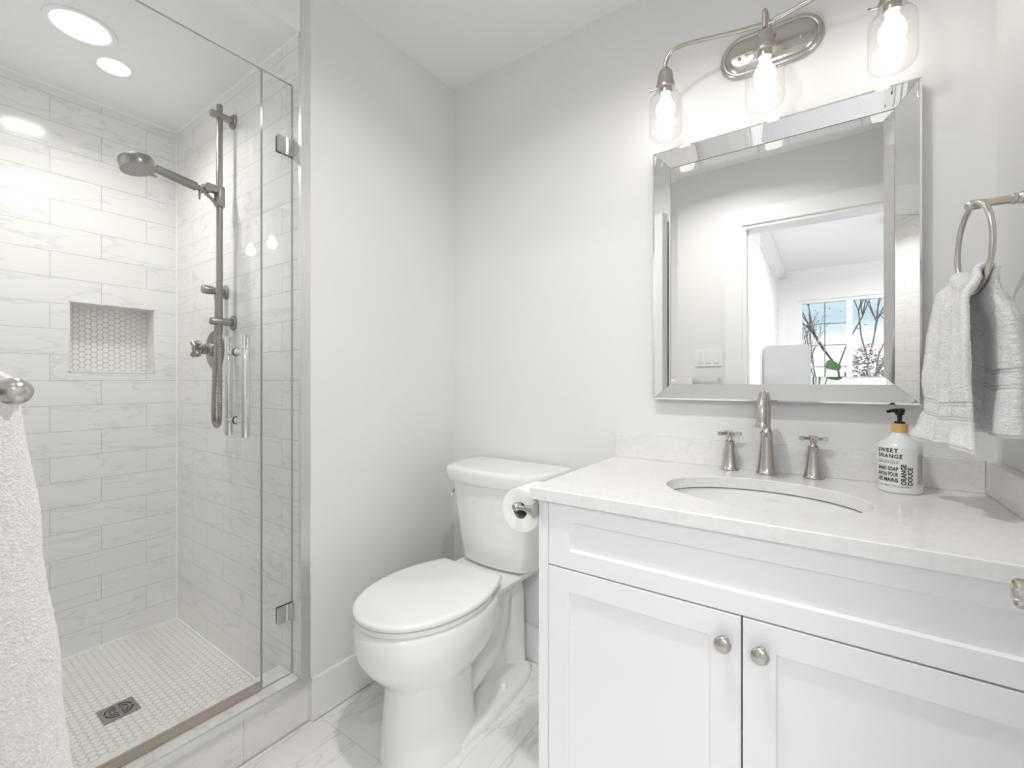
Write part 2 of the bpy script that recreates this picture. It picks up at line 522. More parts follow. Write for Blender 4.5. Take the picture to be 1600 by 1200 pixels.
# hexagon mosaics -------------------------------------------------------------
def hexes(bm, u0, u1, v0, v1, pitch, gap, place, h=0.0016, holes=()):
    """flat-topped hexagons filling a rectangle; place(u, v, height) -> point"""
    r = (pitch - gap) / math.sqrt(3)
    du = pitch * math.sqrt(3) / 2
    n = int((u1 - u0) / du) + 2
    for i in range(n):
        u = u0 + i * du
        m = int((v1 - v0) / pitch) + 2
        for j in range(m):
            v = v0 + (j + 0.5 * (i % 2)) * pitch
            if u < u0 or u > u1 or v < v0 or v > v1: continue
            if any(a0 - r < u < a1 + r and b0 - r < v < b1 + r for a0, a1, b0, b1 in holes): continue
            lo, mid, hi = [], [], []
            for k in range(6):
                an = PI / 3 * k
                def P(rr, hh):
                    uu = min(max(u + rr * math.cos(an), u0), u1); vv = min(max(v + rr * math.sin(an), v0), v1)
                    return bm.verts.new(place(uu, vv, hh))
                lo.append(P(r, 0)); mid.append(P(r, h * 0.6)); hi.append(P(r * 0.9, h))
            for a, b in ((lo, mid), (mid, hi)):
                for k in range(6):
                    bm.faces.new((a[k], a[(k + 1) % 6], b[(k + 1) % 6], b[k]))
            bm.faces.new(hi)

DR = (-1.940, -1.846, 0.4145, 0.5065)   # drain rectangle
bm = bm_new(); box(bm, XN, -1.50, YD, YS, -0.06, ZF - 0.0016)
sf = struct('floor_shower', bm, M['grout'], 'white hexagon mosaic shower floor', 'floor')
bm = bm_new()
hexes(bm, YD + 0.012, YS, XN, -1.515, 0.0238, 0.0022, lambda u, v, h: (v, u, ZF - 0.0016 + h))
struct('hexagon_mosaic', bm, M['hex'], '', '', parent=sf)
# niche
nb = bm_new()
box(nb, XN - ND - 0.01, XN - ND, NY0 - 0.004, NY1 + 0.004, NZ0 - 0.004, NZ1 + 0.004)
nobj = struct('trim_niche', nb, M['grout'], 'recessed shower niche lined with white hexagon mosaic', 'niche')
bm = bm_new()
hexes(bm, NY0, NY1, NZ0, NZ1, 0.0213, 0.0022, lambda u, v, h: (XN - ND + h, u, v))
struct('hexagon_mosaic', bm, M['hex'], '', '', parent=nobj)
bm = bm_new()
e = 0.009
for (y0, y1, z0, z1) in ((NY0 - 0.0005, NY0 + 0.004, NZ0, NZ1), (NY1 - 0.004, NY1 + 0.0005, NZ0, NZ1), (NY0, NY1, NZ0 - 0.0005, NZ0 + 0.004), (NY0, NY1, NZ1 - 0.004, NZ1 + 0.0005)):
    box(bm, XN - ND, XN + 0.0015, y0, y1, z0, z1)
struct('niche_lining', bm, M['curb'], '', '', parent=nobj)
# curb ------------------------------------------------------------------------
CZ = 0.155
bm = bm_new()
box(bm, -1.505, XW - 0.006, YD, YS + 0.029, -0.06, CZ - 0.022)
cu = struct('shower_curb', bm, M['curb_face'], 'marble shower curb below the glass', 'curb')
bm = bm_new(); box(bm, -1.518, XW + 0.004, YD + 0.02, YS - 0.0005, CZ - 0.022, CZ, 0.0015); box(bm, XW - 0.0085, XW + 0.004, YS - 0.002, YS + 0.029, CZ - 0.022, CZ, 0.0)
struct('curb_top', bm, M['curb'], '', '', parent=cu)
bm = bm_new(); box(bm, XW - 0.004, XW + 0.0065, YD + 0.02, YS + 0.029, CZ - 0.0235, CZ + 0.001, 0.001)
struct('curb_edge_strip', bm, M['steel_trim'], '', '', parent=cu)
bm = bm_new(); box(bm, XW - 0.014, XW + 0.002, YS - 0.0015, YS + 0.0305, CZ, HC, 0.0008)
struct('trim_1', bm, M['steel_trim'], 'satin steel edge strip where tile meets painted wall', 'trim')
# white caulk lines in the shower corners
bm = bm_new()
box(bm, XN - 0.001, XN + 0.005, YS - 0.005, YS + 0.001, ZF, HS)
box(bm, XN - 0.001, XN + 0.006, YD, YS, HS - 0.009, HS + 0.001)
box(bm, XN, XW - 0.003, YS - 0.006, YS + 0.001, HS - 0.009, HS + 0.001)
box(bm, XN - 0.001, XN + 0.005, YD, YS, ZF - 0.002, ZF + 0.004)
box(bm, XN, -1.515, YS - 0.005, YS + 0.001, ZF - 0.002, ZF + 0.004)
struct('trim_2', bm, M['caulk'], 'thin white caulk lines in the shower corners', 'trim')
# baseboards ------------------------------------------------------------------
def board(bm, x0, x1, y0, y1, along):
    box(bm, x0, x1, y0, y1, 0.0, 0.139, 0.0015)
BT = 0.014
bm = bm_new(); box(bm, XW, XW + BT, YS + 0.0305, YV, 0.002, 0.139, 0.002)
struct('baseboard_left', bm, M['trim'], 'white baseboard beside the toilet on the left wall', 'baseboard')
bm = bm_new(); box(bm, XW + BT, -0.595, YV - BT, YV, 0.002, 0.139, 0.002)
struct('baseboard_back', bm, M['trim'], 'white baseboard behind the toilet', 'baseboard')
bm = bm_new(); box(bm, XW, DOOR_L - 0.095, YD, YD + BT, 0.002, 0.139, 0.002)
struct('baseboard_front', bm, M['trim'], 'white baseboard under the towel bar', 'baseboard')
# door casing -----------------------------------------------------------------
bm = bm_new()
box(bm, DOOR_L - 0.095, DOOR_L, YD, YD + 0.018, 0.0, DOOR_H, 0.002)
box(bm, DOOR_L - 0.095, XR, YD, YD + 0.018, DOOR_H, DOOR_H + 0.095, 0.002)
box(bm, DOOR_R, XR, YD, YD + 0.018, 0.0, DOOR_H, 0.002)
struct('trim_3', bm, M['trim'], 'wide white door casing, seen in the mirror', 'trim')
bm = bm_new()
box(bm, DOOR_L + 0.0002, DOOR_L + 0.018, -0.13, YD + 0.006, 0.0, DOOR_H - 0.0182)
box(bm, DOOR_L + 0.0002, XR - 0.002, -0.13, YD + 0.006, DOOR_H - 0.018, DOOR_H - 0.0002)
box(bm, DOOR_L + 0.0181, DOOR_L + 0.03, -0.08, -0.04, 0.0, DOOR_H - 0.0182)
struct('trim_4', bm, M['trim'], 'white door jamb lining of the doorway, seen in the mirror', 'trim')
# open bathroom door against the right wall -----------------------------------
def shaker(bm, a0, a1, z0, z1, yf, th, stile, rail, depth=0.008, lip=0.0035, bev=0.0012):
    """a shaker front facing -Y: flat frame and a recessed centre panel, one mesh"""
    def ring(i, y):
        return [(a0 + i[0], y, z0 + i[1]), (a1 - i[0], y, z0 + i[1]), (a1 - i[0], y, z1 - i[1]), (a0 + i[0], y, z1 - i[1])]
    rings = [ring((0, 0), yf + th), ring((0, 0), yf + bev), ring((bev, bev), yf), ring((stile, rail), yf),
             ring((stile + lip, rail + lip), yf + depth)]
    loft(bm, rings, True, True)
    return bm

bm = bm_new()
box(bm, 0.250, 0.285, 0.02, 0.778, 0.012, DOOR_H - 0.022, 0.0015)
d1 = struct('door_1', bm, M['trim'], 'white bathroom door folded open along the right wall', 'door')
bm = bm_new()
for z0, z1 in ((0.25, 0.85), (1.05, 1.85)):
    for y0, y1 in ((0.13, 0.35), (0.44, 0.66)):
        for (a, b, c, d) in ((y0, y1, z0, z0 + 0.015), (y0, y1, z1 - 0.015, z1), (y0, y0 + 0.015, z0, z1), (y1 - 0.015, y1, z0, z1)):
            box(bm, 0.245, 0.250, a, b, c, d, 0.002)
struct('door_moulding', bm, M['trim'], '', '', parent=d1)
bm = bm_new()
KY, KZ = 0.740, 0.873
lathe(bm, [(0.026, 0.0), (0.026, 0.004), (0.023, 0.008), (0.0105, 0.010), (0.0095, 0.028), (0.0125, 0.035), (0.0158, 0.039), (0.0163, 0.071), (0.0155, 0.0745), (0.0135, 0.075), (0.0130, 0.072), (0.0070, 0.072), (0.0065, 0.074), (0.0, 0.074)], (0.2495, KY, KZ), (-1, 0, 0), 40)
struct('door_handle', bm, M['nickel'], '', '', parent=d1)

# ================================================================ shower glass
def pane(bm, x0, x1, y0, y1, z0, z1):
    box(bm, x0, x1, y0, y1, z0, z1, 0.0006, 1)
    bm.faces.ensure_lookup_table()
    for f in bm.faces:
        f.material_index = 0 if abs(f.normal.x) > 0.9 and f.calc_area() > 0.01 else 1
GT = 0.0032
GY = 0.6925
ZT = 2.082
fp = thing('fixed_glass_panel', 'narrow fixed clear glass panel clamped to the tiled wall beside the shower door', 'glass panel', (XG, 0.742, CZ))
bm = bm_new(); pane(bm, XG - GT, XG + GT, GY + 0.0012, YS - 0.002, CZ + 0.001, ZT)
finish('glass_pane', bm, [M['glass'], M['glass_edge']], fp, 0)
for zc in (1.873, 0.361):
    bm = bm_new()
    box(bm, XG + GT, XG + GT + 0.006, YS - 0.052, YS, zc - 0.027, zc + 0.027, 0.0012)
    box(bm, XG - GT - 0.006, XG - GT, YS - 0.052, YS, zc - 0.027, zc + 0.027, 0.0012)
    finish('glass_clamp', bm, M['chrome'], fp)
sd = thing('shower_door', 'frameless clear glass shower door with a tubular pull handle', 'shower door', (XG, 0.36, CZ))
bm = bm_new(); pane(bm, XG - GT, XG + GT, YD + 0.03, GY - 0.0012, CZ + 0.012, ZT)
finish('glass_pane', bm, [M['glass'], M['glass_edge']], sd, 0)
bm = bm_new(); box(bm, XG - 0.007, XG + 0.007, YD + 0.03, GY - 0.002, CZ + 0.0005, CZ + 0.026, 0.002)
finish('door_sweep', bm, M['sweep'], sd)
HY = 0.622
for sg, nm in ((1, 'pull_bar'), (-1, 'pull_bar')):
    bm = bm_new()
    xb = XG + sg * 0.052
    lathe(bm, [(0.0, 0), (0.0108, 0.0), (0.0112, 0.0006), (0.0112, 0.2974), (0.0108, 0.298), (0.0, 0.298)], (xb, HY, 0.949), (0, 0, 1), 28, False, False)
    pb = finish(nm, bm, M['chrome'], sd)
    for zz in (1.199, 0.996):
        bm = bm_new()
        lathe(bm, [(0.0, 0.0), (0.0085, 0.0), (0.0085, 0.036), (0.0115, 0.037), (0.0115, 0.0425)], (xb - sg * 0.005, HY, zz), (-sg, 0, 0), 24)
        finish('standoff', bm, M['chrome'], pb)
        bm = bm_new()
        lathe(bm, [(0.0122, 0), (0.0122, 0.0025)], (XG + sg * (GT + 0.0001), HY, zz), (sg, 0, 0), 24)
        finish('washer', bm, M['silicone'], pb)

# ================================================================ shower fittings
BX, BY = -1.860, 0.7414
sb = thing('shower_slide_bar', 'brushed nickel vertical slide bar with hose on the tiled shower wall', 'shower rail', (BX, YS, 1.30))
bm = bm_new(); lathe(bm, [(0.0, 0), (0.0098, 0.0), (0.0105, 0.002), (0.0105, 0.853), (0.0098, 0.855), (0.0, 0.855)], (BX, BY, 1.285), (0, 0, 1), 24, False, False)
finish('rail', bm, M['dark_nickel'], sb)
for zz, ln in ((2.100, 0.078), (1.334, 0.078)):
    bm = bm_new()
    lathe(bm, [(0.0, 0), (0.0275, 0), (0.0275, 0.005), (0.024, 0.008), (0.0135, 0.009), (0.0135, ln - 0.002), (0.0125, ln), (0.0, ln)], (BX, YS - 0.0005, zz), (0, -1, 0), 28, False, False)
    finish('wall_mount', bm, M['dark_nickel'], sb)
bm = bm_new()
OX = -1.925
lathe(bm, [(0.0, 0), (0.027, 0), (0.027, 0.005), (0.023, 0.009), (0.0135, 0.011), (0.0135, 0.044), (0.0165, 0.047), (0.0165, 0.078), (0.0145, 0.081), (0.0, 0.081)], (OX, YS - 0.0005, 1.458), (0, -1, 0), 28, False, False)
lathe(bm, [(0.0, 0), (0.0105, 0), (0.0105, 0.024), (0.0092, 0.026), (0.0092, 0.05), (0.0, 0.05)], (OX, 0.760, 1.452), (0, 0, -1), 20, False, False)
finish('water_outlet', bm, M['dark_nickel'], sb)
# sliding holder
SZ = 1.800
bm = bm_new()
lathe(bm, [(0.0106, 0), (0.0165, 0.001), (0.0175, 0.004), (0.0175, 0.072), (0.0165, 0.075), (0.0106, 0.076)], (BX, BY, SZ - 0.040), (0, 0, 1), 28, False, False)
tube(bm, [(BX, BY - 0.008, SZ + 0.022), (BX, BY - 0.03, SZ + 0.020), (BX, BY - 0.052, SZ + 0.010)], [0.0165, 0.0175, 0.0165], 20)
lathe(bm, [(0.0, 0), (0.015, 0.0), (0.0165, 0.003), (0.0165, 0.042), (0.015, 0.045), (0.0, 0.045)], (BX - 0.0225, BY - 0.04, SZ + 0.016), (1, 0, 0), 24, False, False)
tube(bm, catmull([(BX, BY - 0.012, SZ - 0.032), (BX, BY - 0.03, SZ - 0.014), (BX, BY - 0.048, SZ - 0.004)], 4), 0.006, 10)
tube(bm, [(BX + 0.004, BY - 0.058, SZ + 0.012), (BX + 0.004, BY - 0.066, SZ - 0.012), (BX + 0.004, BY - 0.066, SZ - 0.034)], [0.005, 0.0045, 0.0028], 10)
sl = finish('sliding_holder', bm, M['dark_nickel'], sb)
# hose: from the outlet, down in a loop, up into the foot of the rail
hose = catmull([(OX, 0.760, 1.410), (OX, 0.757, 1.33), (-1.922, 0.752, 1.20), (-1.921, 0.747, 1.06), (-1.918, 0.745, 0.985), (-1.906, 0.743, 0.955), (-1.882, 0.741, 0.944), (-1.860, 0.739, 0.957), (-1.851, 0.738, 0.99), (-1.849, 0.738, 1.06), (-1.853, 0.740, 1.20), (BX, BY, 1.288)], 26)
bm = bm_new()
tube(bm, hose, [0.0084 if i % 3 else 0.0068 for i in range(len(hose))], 14)
finish('shower_hose', bm, M['dark_nickel'], sb)

# hand shower resting in the holder
A0 = Vector((BX, BY - 0.052, SZ + 0.006)); A1 = Vector((BX, 0.548, 1.829))
hd = (A1 - A0).normalized()
hs = thing('hand_shower', 'brushed nickel round hand shower held out by the slider', 'shower head', tuple(A0))
bm = bm_new()
lathe(bm, [(0.0, 0), (0.0125, 0.0), (0.0125, 0.012), (0.0105, 0.013), (0.0105, 0.022), (0.0155, 0.024), (0.0158, 0.05), (0.0135, (A1 - A0).length), (0.0, (A1 - A0).length)], A0, hd, 26, False, False)
finish('handle', bm, M['dark_nickel'], hs)
fn = Vector((0.18, 0.20, -0.95)).normalized()     # spray face looks down
hc = Vector((BX, 0.4985, 1.823))
bm = bm_new()
lathe(bm, [(0.0, -0.021), (0.040, -0.021), (0.046, -0.018), (0.0485, -0.012), (0.0485, 0.016), (0.0475, 0.0175), (0.0455, 0.0175), (0.0455, 0.0150), (0.0, 0.0150)], hc, fn, 48, False, False)
finish('head', bm, M['dark_nickel'], hs)
bm = bm_new()
a_, b_ = frame_axes(fn)
lathe(bm, [(0.0, 0), (0.0452, 0), (0.0452, 0.0022), (0.0, 0.0022)], hc + fn * 0.0148, fn, 48, False, False)
for r_, n_ in ((0.010, 6), (0.020, 12), (0.030, 18), (0.039, 24)):
    for k in range(n_):
        p = hc + fn * 0.0168 + a_ * (r_ * math.cos(2 * PI * k / n_)) + b_ * (r_ * math.sin(2 * PI * k / n_))
        lathe(bm, [(0.0016, 0), (0.0011, 0.0018)], p, fn, 6)
finish('spray_face', bm, plain('grey_spray_face', (0.42, 0.41, 0.39), 0.5, noise_amt=0.25, noise_scale=140), hs)
bm = bm_new(); box(bm, BX - 0.004, BX + 0.004, 0.533, 0.552, 1.800, 1.806, 0.0015)
finish('spray_lever', bm, M['dark_nickel'], hs)

# valve
VX, VZ = -2.017, 1.238
sv = thing('shower_valve', 'brushed nickel shower valve with a cross handle on a round plate', 'shower valve', (VX, YS, VZ))
bm = bm_new()
lathe(bm, [(0.0, 0), (0.076, 0), (0.077, 0.003), (0.073, 0.008), (0.030, 0.011), (0.0, 0.011)], (VX, YS - 0.0005, VZ), (0, -1, 0), 48, False, False)
finish('escutcheon', bm, M['dark_nickel'], sv)
bm = bm_new()
lathe(bm, [(0.0, 0), (0.026, 0), (0.026, 0.012), (0.019, 0.02), (0.0215, 0.028), (0.0185, 0.038), (0.0115, 0.041), (0.0115, 0.050), (0.015, 0.053), (0.015, 0.066), (0.012, 0.069), (0.0, 0.069)], (VX, YS - 0.010, VZ), (0, -1, 0), 28, False, False)
for k in range(4):
    an = PI / 4 + k * PI / 2
    d = Vector((math.cos(an), 0, math.sin(an)))
    lathe(bm, [(0.0, 0), (0.007, 0), (0.0065, 0.016), (0.0105, 0.029), (0.0105, 0.035), (0.0, 0.036)], Vector((VX, YS - 0.0695, VZ)), d, 14, False, False)
finish('cross_handle', bm, M['dark_nickel'], sv)

# floor drain
dr = thing('shower_drain', 'square nickel drain grate set in the mosaic shower floor', 'drain', ((DR[0] + DR[1]) / 2, (DR[2] + DR[3]) / 2, ZF))
cx, cy = (DR[0] + DR[1]) / 2, (DR[2] + DR[3]) / 2
bm = bm_new(); box(bm, DR[0], DR[1], DR[2], DR[3], ZF - 0.004, ZF + 0.0026, 0.001)
finish('grate', bm, brushed('drain_nickel', (0.36, 0.34, 0.31), 0.35), dr)
bm = bm_new()
def arc_slot(bm, r0, r1, a0, a1, z0, z1, n=10):
    rings = []
    for i in range(n + 1):
        a = a0 + (a1 - a0) * i / n
        c, s = math.cos(a), math.sin(a)
        rings.append([(cx + r0 * c, cy + r0 * s, z0), (cx + r1 * c, cy + r1 * s, z0), (cx + r1 * c, cy + r1 * s, z1), (cx + r0 * c, cy + r0 * s, z1)])
    loft(bm, rings)
for r0, r1 in ((0.010, 0.0145), (0.020, 0.0255), (0.031, 0.037)):
    for k in range(4):
        a = k * PI / 2 + PI / 4
        w = 0.69 - 0.10 * (0.0145 / r0)
        arc_slot(bm, r0, r1, a - w, a + w, ZF + 0.0020, ZF + 0.0029)
finish('drain_slots', bm, M['drain_hole'], dr)
for sx_, sy_ in ((-1, -1), (1, 1)):
    bm = bm_new()
    lathe(bm, [(0.0035, 0), (0.003, 0.0012), (0.0, 0.0014)], (cx + sx_ * 0.037, cy + sy_ * 0.037, ZF + 0.0024), (0, 0, 1), 12)
    finish('screw', bm, M['nickel'], dr)

# ================================================================ toilet
TX = -1.03
toi = thing('toilet', 'white two-piece toilet with closed lid between wall and vanity', 'toilet', (TX, 1.15, 0))
def egg(z, ax, yf, yb, yc=None, n=56, pf=2.0, pb=2.4, x0=TX):
    yc = yc if yc is not None else (yf + yb) / 2
    out = []
    for i in range(n):
        t = 2 * PI * i / n
        s, c = math.sin(t), math.cos(t)
        p = pf if c > 0 else pb
        xx = ax * math.copysign(abs(s) ** (2 / p), s)
        yy = (yc - (yc - yf) * abs(c) ** (2 / p)) if c > 0 else (yc + (yb - yc) * abs(c) ** (2 / p))
        out.append((x0 + xx, yy, z))
    return out
bm = bm_new()
loft(bm, [egg(0.4205, 0.165, 0.785, 1.235, 1.0), egg(0.424, 0.175, 0.775, 1.245, 1.0), egg(0.421, 0.180, 0.768, 1.25, 1.0), egg(0.405, 0.184, 0.762, 1.25, 1.0), egg(0.37, 0.186, 0.760, 1.25, 1.0), egg(0.33, 0.180, 0.768, 1.245, 1.0),
          egg(0.295, 0.167, 0.786, 1.23, 1.0), egg(0.265, 0.150, 0.812, 1.21, 1.0), egg(0.240, 0.131, 0.838, 1.18, 1.0), egg(0.222, 0.119, 0.853, 1.155, 1.0), egg(0.205, 0.115, 0.857, 1.145, 1.0),
          egg(0.15, 0.115, 0.853, 1.14, 1.0, pb=2.6), egg(0.08, 0.119, 0.846, 1.14, 1.0, pb=2.8), egg(0.02, 0.124, 0.838, 1.145, 1.0, pb=3), egg(0.001, 0.125, 0.837, 1.145, 1.0, pb=3)])
# deck that carries the tank
def plate(z, w0, w1, y0, y1, n=10):
    """plan of the deck: narrow waist in front, wider under the tank"""
    out = []
    for i in range(n + 1):
        t = i / n
        w = w0 + (w1 - w0) * (3 * t * t - 2 * t ** 3)
        out.append((TX + w, y0 + (y1 - y0) * t, z))
    for i in range(n + 1):
        t = 1 - i / n
        w = w0 + (w1 - w0) * (3 * t * t - 2 * t ** 3)
        out.append((TX - w, y0 + (y1 - y0) * t, z))
    return out
loft(bm, [plate(0.350, 0.075, 0.075, 1.17, 1.40), plate(0.378, 0.11, 0.105, 1.15, 1.44), plate(0.400, 0.132, 0.140, 1.14, 1.465), plate(0.418, 0.138, 0.150, 1.135, 1.47), plate(0.424, 0.134, 0.146, 1.14, 1.465)])
# trapway
tr = catmull([(TX, 1.10, 0.085), (TX, 1.20, 0.115), (TX, 1.285, 0.165), (TX, 1.325, 0.235), (TX, 1.335, 0.305), (TX, 1.36, 0.352), (TX, 1.40, 0.352), (TX, 1.425, 0.305), (TX, 1.432, 0.20), (TX, 1.435, 0.10), (TX, 1.44, 0.003)], 6)
tube(bm, tr, [0.046] * len(tr), 24, True, 1.5, 1.0)
loft(bm, [[(TX - w, y, z) for w, y in ((-0.018, 1.12), (0.018, 1.12), (0.018, 1.43), (-0.018, 1.43))] for z, w_ in ((0.03, 0), (0.36, 0))])
# foot
foot = [(0.05, 1.468), (0.085, 1.455), (0.105, 1.42), (0.118, 1.36), (0.126, 1.28), (0.131, 1.20), (0.131, 1.12), (0.120, 1.02)]
def footring(z, g):
    L = [(TX + w + g, y) for w, y in foot]
    return [(x, y + (g if y > 1.43 else 0), z) for x, y in L] + [(TX - (w + g), y + (g if y > 1.43 else 0), z) for w, y in reversed(foot)]
loft(bm, [footring(0.001, 0.006), footring(0.012, 0.006), footring(0.022, 0.0), footring(0.030, -0.012)])
finish('bowl', bm, M['porc'], toi, 50)
for sg in (-1, 1):
    bm = bm_new()
    lathe(bm, [(0.0145, 0), (0.0145, 0.010), (0.012, 0.018), (0.006, 0.022), (0.0, 0.0225)], (TX + sg * 0.092, 1.275, 0.027), (0, 0, 1), 20)
    finish('bolt_cap', bm, M['plastic'], toi)
# seat ring and lid
bm = bm_new()
loft(bm, [egg(0.4240, 0.168, 0.780, 1.20, 1.0), egg(0.4262, 0.1780, 0.770, 1.208, 1.0), egg(0.4272, 0.1825, 0.765, 1.211, 1.0), egg(0.433, 0.1838, 0.764, 1.212, 1.0), egg(0.4395, 0.1832, 0.7645, 1.212, 1.0), egg(0.4408, 0.180, 0.768, 1.207, 1.0)])
finish('seat', bm, M['plastic'], toi, 50)
def lid_ring(z, g):
    """lid plan: rounded front, straight cut back narrower than the widest part"""
    pts = []
    n = 60
    yb, yc, yf, ax = 1.213, 1.010, 0.760, 0.1865
    for i in range(n + 1):
        t = -1 + 2 * i / n
        th = t * PI * 0.5
        # sweep from back left round the tip to back right
        if abs(t) > 0.5:
            q = (abs(t) - 0.5) / 0.5
            w = ax - 0.058 * q ** 2.0
            y = yc + (yb - yc) * q
            pts.append((math.copysign(w, t), y))
        else:
            th = t / 0.5 * PI / 2
            s, c = math.sin(th), math.cos(th)
            pts.append((ax * math.copysign(abs(s) ** 0.96, s) if s else 0.0, yc - (yc - yf) * abs(c) ** 0.98))
    cx_, cy_ = 0.0, 1.0
    out = []
    for x, y in pts:
        f = 1 + g / math.hypot(x, y - cy_)
        out.append((TX + x * f, cy_ + (y - cy_) * f, z))
    return out
bm = bm_new()
loft(bm, [lid_ring(0.4415, -0.040), lid_ring(0.4445, -0.016), lid_ring(0.4455, -0.0015), lid_ring(0.4485, 0.0005), lid_ring(0.4560, 0.0), lid_ring(0.4595, -0.003), lid_ring(0.4615, -0.009), lid_ring(0.4622, -0.022)])
finish('seat_lid', bm, M['plastic'], toi, 50)
for sg in (-1, 1):
    bm = bm_new()
    box(bm, TX + sg * 0.07 - 0.02, TX + sg * 0.07 + 0.02, 1.205, 1.238, 0.4235, 0.452, 0.006, 3)
    finish('hinge', bm, M['plastic'], toi)
    # bumpers that keep lid and seat apart
    bm = bm_new()
    box(bm, TX + sg * 0.055 - 0.011, TX + sg * 0.055 + 0.011, 0.790, 0.805, 0.4390, 0.4460, 0.001)
    finish('bumper', bm, M['plastic'], toi)
# tank
def tank_plan(z, wb, wf, yf, dy, yb=1.484, n=10):
    """half widths at the back and at the front corner, a bowed front"""
    r = []
    half = [(wb, yb), (wb + 0.001, yb - 0.05), (wb, yb - 0.10)]
    for i in range(1, n + 1):                       # generous front corner
        a = i / n * PI / 2
        half.append((wf + (wb - wf) * math.cos(a), (yb - 0.10) - ((yb - 0.10) - (yf + dy)) * math.sin(a)))
    for i in range(1, 6):
        t = 1 - i / 6
        half.append((wf * t, yf + dy * t * t))
    half = [(x * 0.985, y) for x, y in half]
    pts = half + [(0, yf)] + [(-x, y) for x, y in reversed(half)]
    return [(TX + 0.018 + x, y, z) for x, y in pts]
bm = bm_new()
T = lambda z, wb, wf, yf, dy: tank_plan(z, wb, wf, yf, dy)
loft(bm, [T(0.4265, 0.135, 0.09, 1.315, 0.012), T(0.428, 0.150, 0.103, 1.298, 0.012), T(0.434, 0.160, 0.112, 1.288, 0.013), T(0.445, 0.166, 0.118, 1.281, 0.013), T(0.54, 0.180, 0.130, 1.272, 0.015), T(0.64, 0.195, 0.142, 1.262, 0.016), T(0.735, 0.210, 0.152, 1.254, 0.018)])
finish('tank', bm, M['porc'], toi, 50)
bm = bm_new()
loft(bm, [T(0.7355, 0.222, 0.160, 1.246, 0.018), T(0.737, 0.228, 0.165, 1.240, 0.018), T(0.742, 0.230, 0.167, 1.238, 0.018), T(0.776, 0.233, 0.170, 1.233, 0.018), T(0.785, 0.231, 0.168, 1.236, 0.018), T(0.790, 0.224, 0.162, 1.244, 0.018), T(0.7915, 0.212, 0.152, 1.256, 0.018)])
finish('tank_lid', bm, M['porc'], toi, 50)
bm = bm_new()
LX, LY, LZ = -1.196, 1.340, 0.6870
ld_ = Vector((-0.86, -0.5, 0))
lathe(bm, [(0.0, 0), (0.0115, 0), (0.0115, 0.005), (0.007, 0.008), (0.006, 0.018), (0.008, 0.021), (0.008, 0.027), (0.0, 0.029)], (LX, LY, LZ), ld_, 20, False, False)
tube(bm, [(LX - 0.019, LY - 0.010, LZ), (LX - 0.012, LY - 0.030, LZ - 0.003), (LX + 0.000, LY - 0.055, LZ - 0.010)], [0.0065, 0.005, 0.0065], 12)
finish('flush_lever', bm, M['chrome'], toi)

# ================================================================ vanity
VL, VR, VF = -0.595, 0.3265, 0.956
van = thing('vanity_cabinet', 'white shaker vanity cabinet under the sink counter', 'cabinet', (-0.135, 1.23, 0))
bm = bm_new()
box(bm, VL, VL + 0.0275, VF, YV - 0.0005, 0.0, 0.8195, 0.001)           # side panel with its front edge
box(bm, VR - 0.027, VR, VF, YV - 0.0005, 0.0, 0.8195, 0.001)
box(bm, VL + 0.0275, VR - 0.027, VF + 0.022, VF + 0.030, 0.09, 0.8195)
box(bm, VL + 0.0275, VR - 0.027, VF + 0.06, VF + 0.075, 0.0, 0.09)
box(bm, VL + 0.0275, VR - 0.027, VF + 0.02, YV - 0.0005, 0.09, 0.105)
box(bm, VL + 0.0275, VR - 0.027, YV - 0.012, YV - 0.0005, 0.10, 0.8195)
finish('carcass', bm, M['cab'], van)
bm = bm_new(); box(bm, VL + 0.0276, VR - 0.0271, VF + 0.0205, VF + 0.0219, 0.10, 0.8190)
finish('gap_shade_sheet', bm, M['dark'], van)  # thin dark sheet standing in for shade between drawer front and doors
FL, FR, MID = VL + 0.0290, VR - 0.0285, -0.1352
bm = bm_new(); shaker(bm, FL, FR, 0.6615, 0.8170, VF, 0.019, 0.0585, 0.0425)
finish('drawer_front', bm, M['cab'], van)
for a0, a1, kx in ((FL, MID - 0.0017, -0.1657), (MID + 0.0017, FR, -0.1018)):
    bm = bm_new(); shaker(bm, a0, a1, 0.105, 0.6580, VF, 0.019, 0.055, 0.0525)
    dd = finish('cabinet_door', bm, M['cab'], van)
    bm = bm_new()
    lathe(bm, [(0.0, 0), (0.0085, 0), (0.0085, 0.002), (0.0060, 0.004), (0.0058, 0.010), (0.0085, 0.014), (0.0140, 0.0175), (0.0158, 0.0200), (0.0155, 0.0225), (0.0125, 0.0255), (0.0065, 0.0275), (0.0, 0.0280)], (kx, VF - 0.0002, 0.6050), (0, -1, 0), 32, False, False)
    finish('knob', bm, M['nickel'], dd)

# counter with an oval cut-out
CL, CR, CF, CB, CT, CU = -0.6122, 0.3265, 0.9404, 1.5102, 0.8487, 0.8197
SX, SY, SA, SB = -0.133, 1.205, 0.2125, 0.1545
ctr = thing('countertop', 'white quartz countertop with upstands and an oval sink cut-out', 'countertop', (-0.14, 1.22, CT))
bm = bm_new()
n = 72
inner = [(SX + SA * math.cos(2 * PI * i / n), SY + SB * math.sin(2 * PI * i / n)) for i in range(n)]
def edge_pt(i):
    a = 2 * PI * i / n
    dx, dy = math.cos(a) * SA, math.sin(a) * SB
    t = 1e9
    if dx > 1e-9: t = min(t, (CR - SX) / dx)
    if dx < -1e-9: t = min(t, (CL - SX) / dx)
    if dy > 1e-9: t = min(t, (CB - SY) / dy)
    if dy < -1e-9: t = min(t, (CF - SY) / dy)
    return (SX + dx * t, SY + dy * t)
outer = [edge_pt(i) for i in range(n)]
